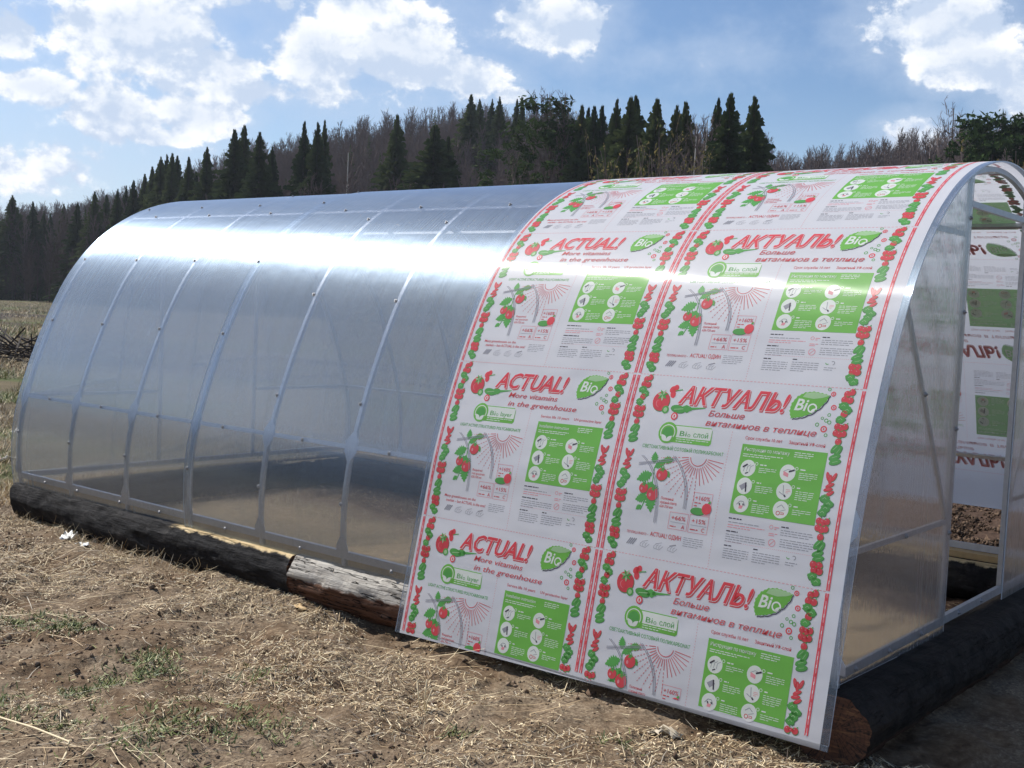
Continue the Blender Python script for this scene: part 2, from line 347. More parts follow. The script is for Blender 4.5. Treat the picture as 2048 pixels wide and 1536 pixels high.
def tile_art(lang):
    a = Art(); W, H = .945, .75; X = lambda u: u*W; V = lambda t: t*H
    ru = lang == 'ru'
    for x in (-.024, W+.012):                                       # red double rule with pale lettering between
        a.rect(x-.0068, .006, x-.0026, H-.003, 'red', 1); a.rect(x+.0026, .006, x+.0068, H-.003, 'red', 1); a.rect(x-.0026, .006, x+.0026, H-.003, 'pink', 0)
        for i in range(24): a.rect(x-.0015, .02+i*.03, x+.0015, .032+i*.03, 'white' if i % 3 else 'red', 2)
    a.dash((-.02, 0), (W+.01, 0), .0022, 'pink', .010, .006); a.dash((X(.495), V(.28)), (X(.497), V(.99)), .0018, 'pink', .005, .006)
    a.dash((X(.56), V(.845)), (X(.93), V(.845)), .0012, 'pink', .004, .004)
    veg_column(a, .022, H); veg_column(a, W-.045, H)
    # heading
    t = 'АКТУАЛЬ!' if ru else 'ACTUAL!'
    x0, x1 = (X(.206), X(.715)) if ru else (X(.235), X(.665))
    a.text(t, x0, x1, V(.152), .076, 'rust', 0, .32, .030, .0045, .006)
    a.text(t, x0, x1, V(.152), .076, 'white', 1, .32, .026, .0012, .0015)
    a.text(t, x0, x1, V(.152), .076, 'red', 2, .32, .018)
    if ru:
        a.text('Больше', X(.366), X(.534), V(.210), .0245, 'rust', 3, .25, .004); a.text('витаминов в теплице', X(.362), X(.858), V(.262), .0245, 'rust', 3, .25, .004)
        a.text('СВЕТОАКТИВНЫЙ СОТОВЫЙ ПОЛИКАРБОНАТ', X(.082), X(.476), V(.417), .0145, 'leaf', 0, 0, .006)
        a.text('Срок службы 10 лет', X(.559), X(.723), V(.313), .0130, 'rust', 0, 0, .006); a.text('Защитный УФ-слой', X(.751), X(.904), V(.313), .0130, 'rust', 0, 0, .006)
        a.text('слой', X(.318), X(.388), V(.333), .022, 'leaf', 3)
        a.text('Инструкция по монтажу', X(.565), X(.765), V(.372), .0145, 'white', 2, 0, .004)
        a.text('ТЕПЛИЦ МНОГО –', X(.086), X(.195), V(.886), .0100, 'rust', 0, 0, .006); a.text('ACTUAL! ОДИН', X(.203), X(.353), V(.884), .0180, 'rust', 0, 0, .012)
        lines = ('Полезный', 'красный спектр', '620-720 нм')
    else:
        a.text('More vitamins', X(.336), X(.630), V(.210), .0250, 'rust', 3, .25, .004); a.text('in the greenhouse', X(.345), X(.750), V(.262), .0250, 'rust', 3, .25, .004)
        a.text('LIGHT ACTIVE STRUCTURED POLYCARBONATE', X(.082), X(.460), V(.417), .0145, 'leaf', 0, 0, .006)
        a.text('Service life 10 years', X(.559), X(.723), V(.313), .0125, 'rust', 0, 0, .006); a.text('UV-protective layer', X(.751), X(.904), V(.313), .0125, 'rust', 0, 0, .006)
        a.text('layer', X(.318), X(.388), V(.333), .022, 'leaf', 3)
        a.text('Installation instruction', X(.565), X(.735), V(.372), .0145, 'white', 2, 0, .004)
        a.text('Many greenhouses on the', X(.080), X(.280), V(.862), .0125, 'rust', 0, 0, .008); a.text('market – but ACTUAL is the one!', X(.095), X(.345), V(.890), .0135, 'rust', 0, 0, .008)
        lines = ('Required', 'red spectrum', '620-720 nm')
    for i, b in enumerate(lines): a.text(b, X(.226), X((.287, .306, .290)[i]), V(.683+.021*i), .0105, 'rust', 0, 0, .008)
    # tomato, pepper and cucumber left of the heading
    a.ell(X(.122)+.002, V(.150)+.003, .041, .043, 'deep', 0, 20); a.ell(X(.122), V(.150), .040, .042, 'red', 1, 20); a.ell(X(.112), V(.165), .012, .016, 'pink', 2, 10, .5); a.ell(X(.114), V(.165), .0115, .0155, 'red', 3, 10, .5)
    for k in range(7): a.leaf(X(.122), V(.115), .026, .0048, 2*math.pi*k/7+.3, 'pale' if k % 2 else 'leaf', 3)
    for p, q, r in ((.165, .078, .9), (.180, .070, 1.3), (.172, .106, 1.8)): a.ell(X(p), V(q), .016, .0125, 'red', 1, 12, r)
    a.line([(X(.18), V(.085)), (X(.215), V(.075))], .004, 'leaf', 2)
    a.ell(X(.153), V(.196), .016, .017, 'leaf', 2, 14); a.ell(X(.153), V(.196), .009, .010, 'pale', 3, 10)
    a.ell(X(.215), V(.188), .036, .017, 'deep', 1, 16, -.15); a.ell(X(.215), V(.186), .035, .016, 'leaf', 2, 16, -.15); a.blob(X(.255), V(.182), .024, .015, 'leaf', 2)
    a.line([(X(.195), V(.190)), (X(.24), V(.183))], .003, 'pale', 3)
    a.poly([(X(.262), V(.190)), (X(.345), V(.170)), (X(.345), V(.166)), (X(.262), V(.172))], 'leaf', 2)
    a.ell(X(.205), V(.228), .0155, .0165, 'red', 3, 14); a.ell(X(.205), V(.228), .0095, .0105, 'white', 4, 12); a.rect(X(.205)-.003, V(.228)-.006, X(.205)+.003, V(.228)+.006, 'red', 5)
    # leaf badge
    lx, lv = X(.735), V(.182); body = []
    P = [(0, 0), (-.012, -.030), (-.010, -.062), (.008, -.092), (.036, -.110), (.070, -.116), (.105, -.112), (.138, -.105)]
    Q = [(.138, -.105), (.128, -.078), (.108, -.050), (.080, -.026), (.046, -.010), (.020, -.004), (0, 0)]
    def subd(p, n, j):
        o_ = []
        for (x_, y_), (x2_, y2_) in zip(p[:-1], p[1:]):
            L = math.hypot(x2_-x_, y2_-y_)
            for i in range(n):
                tt = i/n; k = j*(1 if i % 2 else 0); o_.append((x_+(x2_-x_)*tt-(y2_-y_)/L*k*-1, y_+(y2_-y_)*tt+(x2_-x_)/L*k*-1))
        return o_
    edge = subd(P, 4, -.0028)+subd(Q, 4, -.0028)
    a.poly([(lx+p, lv+q) for p, q in edge], 'green', 1)
    a.poly([(lx+p, lv+q) for p, q in ((.138, -.104), (.110, -.092), (.075, -.085), (.030, -.090), (.040, -.106), (.070, -.112), (.105, -.109))], 'pale', 2)
    a.line([(lx+p+.001, lv+q+.004) for p, q in subd(Q, 3, -.0025)], .0034, 'dark', 2)
    a.text('Bi', lx+.006, lx+.060, lv-.036, .048, 'white', 3, .22, .020); a.ring(lx+.078, lv-.048, .019, .006, 'white', 3, 18, -.3, 5.0); a.leaf(lx+.074, lv-.030, .026, .006, .8, 'white', 3, 0)
    for p, q, k, c in ((.872, .012, .007, 0), (.892, .035, .010, 1), (.905, .105, .011, 1), (.893, .145, .007, 0), (.868, .165, .006, 0), (.886, .175, .008, 0), (.900, .183, .008, 0), (.852, .200, .008, 0), (.883, .220, .013, 1), (.896, .250, .007, 0)):
        a.ring(X(p), V(q), k, k*.38, 'red' if c else 'leaf', 0, 12)
        if c: a.rect(X(p)-.002, V(q)-.004, X(p)+.002, V(q)+.004, 'red', 1)
    # seal and plate
    bx, bv = X(.192), V(.322)
    a.poly([(X(.205), V(.275)), (X(.396), V(.275)), (X(.404), V(.290)), (X(.408), V(.360)), (X(.400), V(.372)), (X(.205), V(.372))], 'green', 0)
    a.rect(X(.22), V(.280), X(.402), V(.343), 'white', 1)
    a.text('Bi', X(.252), X(.285), V(.333), .022, 'leaf', 3); a.ring(X(.297), V(.327), .0065, .002, 'leaf', 3, 12)
    a.greek(X(.24), X(.395), V(.349), 2, 'white', .003, .009, 2)
    a.ell(bx, bv, .043, .045, 'green', 2, 22); a.ring(bx, bv, .0345, .004, 'white', 3, 20, -.5, 3.7); a.ell(bx, bv+.002, .025, .026, 'leaf', 3, 16)
    a.leaf(bx, bv+.036, .038, .010, 2.35, 'white', 4, 0); a.leaf(bx, bv+.036, .034, .009, .8, 'white', 4, 0)
    # greenhouse sketch, rays, tomato plant
    def arc(p):
        out_ = []
        for i in range(13):
            t_ = i/12; out_.append(((1-t_)**2*p[0][0]+2*t_*(1-t_)*p[1][0]+t_*t_*p[2][0], (1-t_)**2*p[0][1]+2*t_*(1-t_)*p[1][1]+t_*t_*p[2][1]))
        return [(X(p_), V(q_)) for p_, q_ in out_]
    for k in (0, .009):
        a.line(arc(((.089+k, .462), (.215+k, .56), (.210+k, .812))), .0030, 'grey', 4); a.line(arc(((.245+k, .445), (.345+k, .55), (.340+k, .715))), .0030, 'grey', 4)
        a.line([(X(.083), V(.505+k)), (X(.262), V(.458+k))], .0030, 'grey', 4)
    cx, cv = X(.366), V(.437)
    a.ring(cx, cv, .037, .003, 'rust', 1, 18, math.pi+.1, 2*math.pi-.1)
    for i in range(18):
        an = math.pi+.12+i*(math.pi-.24)/17; c_, s_ = math.cos(an), -math.sin(an)
        r1 = .115 if i > 9 else (.075+.012*(i % 2))
        a.line([(cx+.044*c_, cv+.044*s_), (cx+r1*c_, cv+r1*s_)], .0026, 'rust', 1)
        if i < 10: a.dash((cx+(r1+.008)*c_, cv+(r1+.008)*s_), (cx+(.185-.003*abs(i-5))*c_, cv+(.185-.003*abs(i-5))*s_), .0024, 'rust', .008, .006, 1)
    a.line([(X(.135), V(.755)), (X(.155), V(.68)), (X(.17), V(.60)), (X(.165), V(.52)), (X(.20), V(.47))], .0045, 'leaf', 0)
    for p, q, L, w, an in ((.165, .52, .060, .016, .6), (.16, .555, .075, .022, 3.6), (.172, .60, .075, .022, 4.1), (.16, .50, .05, .015, 1.7), (.20, .475, .05, .015, .1), (.17, .61, .06, .02, 5.2), (.155, .68, .055, .018, 3.5), (.17, .65, .085, .024, 4.9), (.135, .73, .03, .010, 3.9), (.225, .53, .035, .010, 5.4)):
        a.leaf(X(p), V(q), L, w, an, 'leaf', 1)
    for p, q, r in ((.208, .552, .026), (.132, .637, .021), (.181, .662, .027)):
        a.ell(X(p)+.001, V(q)+.002, r*1.03, r*1.03, 'deep', 2, 16); a.ell(X(p), V(q), r, r, 'red', 3, 16); a.ell(X(p)-r*.4, V(q)+r*.2, r*.2, r*.3, 'pink', 4, 8)
        for k in range(5): a.leaf(X(p), V(q)-r*.8, .014, .003, 2*math.pi*k/5, 'leaf', 4)
    # vitamin boxes
    def box(x0_, v0_, x1_, v1_):
        for p, q in (((x0_, v0_), (x1_, v0_)), ((x0_, v1_), (x1_, v1_)), ((x0_, v0_), (x0_, v1_)), ((x1_, v0_), (x1_, v1_))): a.line([(X(p[0]), V(p[1])), (X(q[0]), V(q[1]))], .0018, 'pink', 0)
    box(.380, .622, .467, .732); box(.282, .741, .371, .829); box(.378, .738, .467, .831)
    a.text('+160%', X(.388), X(.458), V(.660), .0175, 'rust', 1, 0, .006); a.greek(X(.388), X(.418), V(.672), 2, 'rust', .004, .012)
    a.ell(X(.410), V(.720), .033, .015, 'deep', 1, 16); a.ell(X(.410), V(.717), .032, .014, 'leaf', 2, 16); a.ell(X(.449), V(.700), .021, .022, 'red', 3, 16); a.leaf(X(.452), V(.672), .016, .004, .7, 'leaf', 4)
    a.text('+66%', X(.292), X(.360), V(.780), .0175, 'rust', 1, 0, .006); a.text('+15%', X(.390), X(.455), V(.780), .0175, 'rust', 1, 0, .006)
    for x_ in (.29, .387): a.line([(X(x_), V(.792)), (X(x_+.075), V(.792))], .0014, 'grey', 1); a.greek(X(x_), X(x_+.045), V(.812), 1, 'rust', .0045, .01)
    a.text('A', X(.345), X(.361), V(.822), .0165, 'rust', 1, 0, .008); a.text('C', X(.440), X(.454), V(.822), .0165, 'rust', 1, 0, .008)
    # little sketches of greenhouses under the slogan
    for i in range(4):
        x_, v_ = X(.095+.068*i), V(.945)
        if i == 0:
            for k in range(4): a.line([(x_+.009*k, v_), (x_+.009*k+.017, v_-.026)], .0058, 'grey', 0)
        else:
            for k in range(3): a.line([(x_+.012*k, v_), (x_+.012*k, v_-.010), (x_+.012*k+.008, v_-.016)], .0016, 'grey', 0)
            a.line([(x_, v_), (x_+.026, v_+.004), (x_+.042, v_-.012)], .0016, 'grey', 0); a.line([(x_+.006, v_-.018), (x_+.034, v_-.026)], .005 if i == 3 else .0016, 'grey', 0)
    a.greek(X(.365), X(.462), V(.862), 5, 'grey', .0022, .008)
    # green instruction panel
    a.rect(X(.553), V(.338), X(.921), V(.700), 'green', 0)
    a.greek(X(.565), X(.74), V(.388), 2, 'white', .0028, .008, 1); a.greek(X(.785), X(.865), V(.352), 3, 'white', .0028, .008, 1)
    for j in range(3):
        for i in range(2):
            x_, v_ = X(.598+.174*i), V(.461+.093*j)
            a.ell(x_, v_, .0315, .0325, 'white', 1, 22); a.ring(x_+.033, v_-.020, .0065, .002, 'white', 1, 10)
            if (i, j) == (0, 0):
                for k in range(3): a.line([(x_-.016+.012*k, v_+.014), (x_-.014+.012*k, v_-.006), (x_-.002+.012*k, v_-.014)], .0018, 'grey', 2)
                a.line([(x_-.022, v_-.002), (x_-.004, v_-.015)], .006, 'dark', 3); a.line([(x_-.008, v_+.022), (x_+.004, v_+.016)], .004, 'dark', 3)
            elif (i, j) == (1, 0):
                a.poly([(x_-.017, v_-.006), (x_+.004, v_+.002), (x_+.004, v_+.016), (x_-.016, v_+.010)], 'pink', 2); a.line([(x_-.018, v_-.004), (x_, v_-.014), (x_+.018, v_-.010)], .0018, 'grey', 2); a.line([(x_+.004, v_-.005), (x_+.026, v_-.014)], .006, 'dark', 3)
            elif (i, j) == (0, 1):
                a.poly([(x_-.022, v_+.002), (x_+.002, v_-.014), (x_+.012, v_), (x_-.008, v_+.018)], 'grey', 2); a.line([(x_+.004, v_-.014), (x_+.009, v_+.022)], .0055, 'dark', 3)
            elif (i, j) == (1, 1):
                a.line([(x_-.006, v_-.022), (x_-.002, v_+.010), (x_+.006, v_+.020)], .0026, 'grey', 2); a.line([(x_-.020, v_+.004), (x_-.002, v_+.014)], .0026, 'grey', 2); a.line([(x_+.002, v_+.014), (x_+.009, v_+.021)], .006, 'dark', 3); a.greek(x_+.006, x_+.026, v_-.008, 3, 'pink', .002, .006, 2)
            elif (i, j) == (0, 2):
                a.line([(x_-.018, v_+.004), (x_-.006, v_-.010), (x_+.008, v_-.010), (x_+.018, v_+.006)], .0026, 'grey', 2); a.line([(x_-.008, v_-.002), (x_-.004, v_+.006)], .005, 'dark', 3); a.line([(x_+.008, v_-.002), (x_+.011, v_+.005)], .005, 'dark', 3); a.poly([(x_-.006, v_+.006), (x_+.010, v_+.006), (x_+.006, v_+.018), (x_-.008, v_+.018)], 'pink', 2)
            else:
                a.line([(x_-.016, v_-.006), (x_, v_-.018), (x_+.014, v_-.006)], .0026, 'grey', 2); a.line([(x_-.002, v_+.006), (x_+.020, v_-.002)], .002, 'grey', 2); a.ring(x_-.009, v_+.014, .0085, .0028, 'rust', 2, 12); a.line([(x_+.001, v_+.011), (x_+.014, v_+.011), (x_+.014, v_+.017), (x_+.001, v_+.017)], .0022, 'rust', 2)
            a.greek(x_+.048, x_+.082, v_-.020, 1, 'white', .0045, .01, 1); a.greek(x_+.046, x_+.118, v_-.006, 3+(j+i) % 3, 'white', .0022, .0075, 1)
    # small print below the panel
    a.greek(X(.555), X(.690), V(.722), 1, 'dark', .0042, .012); a.greek(X(.555), X(.715), V(.742), 1, 'grey', .0026, .009); a.greek(X(.555), X(.718), V(.756), 2, 'pink', .0028, .009)
    a.greek(X(.553), X(.660), V(.788), 1, 'dark', .0042, .012); a.greek(X(.553), X(.728), V(.806), 4, 'grey', .0026, .0088)
    a.greek(X(.787), X(.860), V(.727), 1, 'dark', .0042, .012); a.greek(X(.787), X(.925), V(.744), 3, 'grey', .0026, .0088); a.greek(X(.790), X(.930), V(.789), 4, 'grey', .0026, .0088)
    a.ring(X(.745), V(.738), .008, .002, 'pink', 0, 12); a.greek(X(.758), X(.778), V(.735), 2, 'pink', .003, .007); a.greek(X(.738), X(.775), V(.768), 2, 'pink', .003, .007)
    a.ring(X(.757), V(.815), .0145, .0024, 'pink', 0, 16); a.line([(X(.757)-.010, V(.815)+.010), (X(.757)+.010, V(.815)-.010)], .0024, 'pink', 0)
    a.greek(X(.553), X(.620), V(.862), 1, 'dark', .0042, .012); a.greek(X(.553), X(.665), V(.879), 5, 'grey', .0026, .0088)
    a.greek(X(.683), X(.735), V(.858), 1, 'dark', .0042, .012); a.greek(X(.683), X(.800), V(.875), 5, 'grey', .0026, .0088)
    a.ring(X(.835), V(.870), .008, .003, 'leaf', 0, 12, 3.2, 5.6); a.ring(X(.858), V(.870), .0085, .003, 'grey', 0, 12, -1.5, 2.4); a.greek(X(.825), X(.875), V(.895), 2, 'grey', .0026, .0088)
    # cut across v so the print can bend with the sheet
    bm = a.bm
    for i in range(1, 26):
        bmesh.ops.bisect_plane(bm, geom=bm.verts[:]+bm.edges[:]+bm.faces[:], plane_co=(0, -.03*i+.0007, 0), plane_no=(0, 1, 0), dist=1e-6)
    bm.verts.index_update()
    V_ = np.array([v.co[:] for v in bm.verts]); F_ = [[v.index for v in f.verts] for f in bm.faces]
    mi = [f.material_index for f in bm.faces]; ly = [f[a.layer] for f in bm.faces]
    bm.free(); return V_, F_, mi, ly

# ------------------------------------------------------------------ greenhouse
GH = thing('greenhouse', (0, 0, 0), 'arched polycarbonate tunnel greenhouse, clear at left, printed red and green at right', 'greenhouse')

def tube_along(path_yz, normals_yz, x0, x1, depth):
    """square tube between x0 and x1 whose outer face follows the path"""
    V, F = [], []
    n = len(path_yz[0])
    for i in range(n):
        y, z = path_yz[0][i], path_yz[1][i]; ny, nz = normals_yz[0][i], normals_yz[1][i]
        V += [(x0, y, z), (x1, y, z), (x1, y-ny*depth, z-nz*depth), (x0, y-ny*depth, z-nz*depth)]
    for i in range(n-1):
        for k in range(4): F.append((i*4+k, i*4+(k+1) % 4, i*4+4+(k+1) % 4, i*4+4+k))
    F += [(3, 2, 1, 0), tuple(4*(n-1)+k for k in range(4))]
    return V, F

def box_between(p, q, w, h, upv=(0, 0, 1)):
    p, q = Vector(p), Vector(q); d = (q-p).normalized(); u = Vector(upv); s_ = d.cross(u).normalized(); u = s_.cross(d).normalized()
    V = [tuple(b+s_*(w/2*i)+u*(h/2*j)) for b in (p, q) for i, j in ((-1, -1), (1, -1), (1, 1), (-1, 1))]
    return V, [(0, 1, 2, 3)[::-1], (4, 5, 6, 7), (0, 1, 5, 4), (1, 2, 6, 5), (2, 3, 7, 6), (3, 0, 4, 7)]

def merge(parts):
    V, F = [], []
    for v, f in parts:
        o = len(V); V += list(v); F += [tuple(i+o for i in q) for q in f]
    return V, F

ss = np.concatenate([[0.10], np.arange(0.15, 2*LH-.14, .05), [2*LH-.10]])
py, pz = prof(ss, -.001); py2, pz2 = prof(ss, -.002); nrm = ((py-py2)/.001, (pz-pz2)/.001)
for k, x in enumerate(RIBS):
    wd = .022
    V, F = tube_along((py, pz), nrm, x-wd/2, x+wd/2, .022)
    o = mesh_obj('rib', V, F, M_STEEL, GH)
    # fish-plates where purlin and base rail cross the rib
    parts = []
    for s0 in (S_P1, S_BASE+.012):
        prof_w = [(-.075, .011), (-.028, .042), (.028, .042), (.075, .011)] if s0 == S_P1 else [(.0, .042), (.035, .042), (.085, .011)]
        sv = np.array([p[0] for p in prof_w])+s0; hw = [p[1] for p in prof_w]
        a0, b0 = prof(sv, .0012); a1, b1 = prof(sv, -.003); vs, n_ = [], len(sv)
        for i in range(n_): vs += [(x-hw[i], a0[i], b0[i]), (x+hw[i], a0[i], b0[i]), (x+hw[i], a1[i], b1[i]), (x-hw[i], a1[i], b1[i])]
        fs = [(i*4+k_, i*4+(k_+1) % 4, i*4+4+(k_+1) % 4, i*4+4+k_) for i in range(n_-1) for k_ in range(4)]+[(3, 2, 1, 0), tuple(4*(n_-1)+q for q in range(4))]
        parts.append((vs, fs))
    for prt in parts: mesh_obj('fish_plate', *prt, M_STEEL, o)
def purlin(s0, name='purlin', w=.022):
    parts = []
    for i in range(9):
        xa, xb = RIBS[i]+.0115, RIBS[i+1]-.0115
        y, z = prof(np.array([s0-w/2, s0+w/2]), -.0015); y2, z2 = prof(np.array([s0-w/2, s0+w/2]), -.022)
        V = [(xx, yy, zz) for xx in (xa, xb) for yy, zz in ((y[0], z[0]), (y[1], z[1]), (y2[1], z2[1]), (y2[0], z2[0]))]
        parts.append((V, [(0, 1, 2, 3), (7, 6, 5, 4), (0, 4, 5, 1), (1, 5, 6, 2), (2, 6, 7, 3), (3, 7, 4, 0)]))
    return mesh_obj(name, *merge(parts), M_STEEL, GH)
for s0 in (S_P1, S_P2, LH, 2*LH-S_P2, 2*LH-S_P1): purlin(s0)
purlin(S_BASE, 'base_rail', .04); purlin(2*LH-S_BASE, 'base_rail', .04)

def panel(name, x0, x1, s0, s1, off0, mats, margins=None, skew=0.0, sheet=False, parent=GH):
    """6 mm twin-wall sheet bent over the arch; mats = (face, edge[, film])"""
    xs = [x0]+(list(margins) if margins else [])+[x1]
    if not margins: xs = list(np.linspace(x0, x1, 5))
    sv = np.concatenate([np.arange(s0, s1-.012, .025), [s1]]); ns, nx = len(sv), len(xs)
    V, UV, F, FM = [], [], [], []
    for off in (off0, off0+.006):
        for x in xs:
            sk = np.where(sv < 1.0, (1-sv)*0, 0)
            q = sv.copy(); q[0] += skew*(x-x0)/(x1-x0)
            y, z = prof(q, off, sheet)
            for i in range(ns): V.append((x, y[i], z[i])); UV.append((x, q[i]))
    N = nx*ns
    for a in range(nx-1):
        film = len(mats) > 3 and 0 < a < nx-2
        for i in range(ns-1):
            p = [a*ns+i, (a+1)*ns+i, (a+1)*ns+i+1, a*ns+i+1]
            F.append(tuple(p[::-1])); FM.append(len(mats)-1); F.append(tuple(N+t for t in p)); FM.append(2 if film else 0)
    for i in range(ns-1):
        F.append((i, i+1, N+i+1, N+i)); FM.append(1); b = (nx-1)*ns+i; F.append((b, N+b, N+b+1, b+1)); FM.append(1)
    for a in range(nx-1):
        for i in (0, ns-1):
            p, q = a*ns+i, (a+1)*ns+i; F.append((p, N+p, N+q, q) if i == 0 else (p, q, N+q, N+p)); FM.append(1)
    o = mesh_obj(name, V, F, list(mats), parent, FM, True, UV)
    o.data.set_sharp_from_angle(angle=math.radians(40)); return o

panel('clear_panel', .02, 2.085, .085, 2*LH-.085, .0015, (M_CLEAR, M_EDGE, M_INNER))
panel('clear_panel', 2.03, 4.035, .085, 2*LH-.085, .0085, (M_CLEAR, M_EDGE, M_INNER))
PX0, PX1, S_BOT, S_FAR = 3.911, 6.030, -.105, 5.53
printed = panel('printed_panel', PX0, PX1, S_BOT, S_FAR, .0155, (M_CLEAR, M_EDGE, M_FILM, M_INNER), (PX0+.030, PX1-.030), .045, True)
printed['label'] = 'printed sheet in white film with red and green lettering'

art = {'en': tile_art('en'), 'ru': tile_art('ru')}
OUT0, IN0 = .0155+.006, .0155
def stamp():
    V, F, FM, UV = [], [], [], []
    for lang, tx in (('en', 3.985), ('ru', 4.988)):
        av, af, am, al = art[lang]; al = np.array(al)
        for k in range(-1, 7):
            for inner in (False, True):
                top = (1.267+.675*k) if inner else 1.207+.75*k; vs = .9 if inner else 1.0
                if inner and (top < LH+.2): continue
                if not inner and top > LH+1.6: continue
                X = tx+av[:, 0]; S = top+av[:, 1]*vs+.008*(X-5)
                lim0 = S_BOT+.045*(X-PX0)/(PX1-PX0)+.006
                ok_v = (S > lim0) & ((S > LH+.03) & (S < S_FAR-.07) if inner else (S < LH+.09))
                sgn = -1 if inner else 1
                for lv in range(0, 6):
                    fs = [i for i in range(len(af)) if al[i] == lv]
                    if not fs: continue
                    off = (IN0-.0005-.00012*lv) if inner else (OUT0+.0005+.00022*lv)
                    y, z = prof(np.maximum(S, lim0), off, True)
                    idx = {}
                    for i in fs:
                        if not all(ok_v[q] for q in af[i]): continue
                        f = []
                        for q in af[i]:
                            if q not in idx:
                                idx[q] = len(V); V.append((X[q], y[q], z[q])); UV.append((X[q], S[q]))
                            f.append(idx[q])
                        F.append(tuple(f[::-1]) if inner else tuple(f)); FM.append(am[i]+(len(INK_ORDER) if inner else 0))
    o = mesh_obj('printing', V, F, [INK[k] for k in INK_ORDER]+INK_IN, printed, FM, True, UV)
stamp()

# screws: dome on a washer
def bolt_mesh():
    bm = bmesh.new(); bmesh.ops.create_cone(bm, cap_ends=True, segments=12, radius1=.011, radius2=.009, depth=.004, matrix=Matrix.Translation((0, 0, .002)))
    bmesh.ops.create_cone(bm, cap_ends=True, segments=6, radius1=.006, radius2=.0045, depth=.006, matrix=Matrix.Translation((0, 0, .007)))
    me = bpy.data.meshes.new('screw'); bm.to_mesh(me); bm.free(); me.materials.append(M_BOLT); return me
BM = bolt_mesh()
BOLTS = [(0.433, 0.709), (1.058, 0.709), (1.678, 0.709), (2.324, 0.705), (3.003, 0.705), (3.646, 0.705), (0.458, 0.150), (0.857, 0.147), (1.347, 0.143), (1.772, 0.143), (2.416, 0.146), (3.051, 0.143), (3.726, 0.14), (0.76, 0.45), (1.405, 0.439), (2.06, 0.442), (2.71, 0.423), (3.363, 0.418), (0.12, 1.255), (.752, 1.252), (1.405, 1.249), (2.058, 1.248), (2.71, 0.921), (3.363, 0.929), (.105, 1.753), (.752, 1.749), (1.405, 1.749), (2.058, 1.742), (2.71, 1.522), (3.363, 1.502), (0.40, 2.245), (1.03, 2.242), (1.68, 2.245), (2.40, 2.238), (3.02, 2.248), (3.68, 2.247), (.105, 2.397), (.752, 2.397), (1.405, 2.390), (2.058, 2.379), (2.71, 2.117), (3.363, 2.066), (.105, .457), (1.405, 2.68), (2.058, 2.68)]
for x, s0 in BOLTS:
    off = .0078 if x < 2.03 else .0148
    y, z = prof(np.array([s0]), off); y2, z2 = prof(np.array([s0]), off+.01)
    o = link('screw', BM, GH, (x, float(y[0]), float(z[0]))); o.rotation_euler = Vector((0, float(y2[0]-y[0]), float(z2[0]-z[0]))).to_track_quat('Z', 'Y').to_euler()

# end walls: flat sheets cut to the arch, posts, rails, braces
DL, DR = 1.065, 1.943
def wall_sheet(name, x, ya, yb, zb=.10, th=.005):
    sv = np.arange(.10, 2*LH-.10, .03); y, z = prof(sv, .004); P = [(ya, zb)]
    lo, hi = ya, yb; mid = [(float(a), float(b)) for a, b in zip(y, z) if a >= lo-1e-6 and a <= hi+1e-6 and b > zb]
    left = []; zi = lambda yy: float(np.interp(yy, y[(sv > .6) & (sv < 2*LH-.6)], z[(sv > .6) & (sv < 2*LH-.6)]))
    P = [(yb, zb)]
    P += ([(yb, zi(yb))] if yb < WID-.1 else [])+mid[::-1]+([(ya, zi(ya))] if ya > .1 else [])+([(ya, zb)] if ya > .1 else [])
    Q = [P[0]]
    for p in P[1:]:
        if math.hypot(p[0]-Q[-1][0], p[1]-Q[-1][1]) > 1e-4: Q.append(p)
    n = len(Q); V = [(x, a, b) for a, b in Q]+[(x+th, a, b) for a, b in Q]
    bm = bmesh.new(); vs = [bm.verts.new(v) for v in V]
    f0 = bm.faces.new(vs[:n][::-1]); f1 = bm.faces.new(vs[n:]); side = []
    for i in range(n): side.append(bm.faces.new((vs[i], vs[(i+1) % n], vs[n+(i+1) % n], vs[n+i])))
    for f in side: f.material_index = 1
    bmesh.ops.recalc_face_normals(bm, faces=bm.faces[:]); f0.material_index = 2; bmesh.ops.triangulate(bm, faces=[f0, f1])
    me = bpy.data.meshes.new(name); bm.to_mesh(me); bm.free(); me.materials.append(M_WALL); me.materials.append(M_EDGE); me.materials.append(M_INNER)
    l = me.uv_layers.new(name='uv')
    for lp in me.loops: c_ = me.vertices[lp.vertex_index].co; l.data[lp.index].uv = (c_.y, c_.z)
    return link(name, me, GH)
XF = RIBS[-1]                                                       # last rib
wall_sheet('end_wall_sheet', XF+.0135, -.2, DL+.022); wall_sheet('end_wall_sheet', XF+.0135, DR-.012, WID+.2)
wall_sheet('end_wall_sheet', RX0-.0185, -.2, WID+.2)
def bar(name, p, q, w=.022, h=.022, upv=(0, 0, 1)): return mesh_obj(name, *box_between(p, q, w, h, upv), M_STEEL, GH)
def yz_on(s0): y, z = prof(np.array([s0]), -.024); return float(y[0]), float(z[0])
ztop = lambda yy: float(np.interp(yy, *[q[(_s > .6)] for q in (_Y, _Z)]))-.024
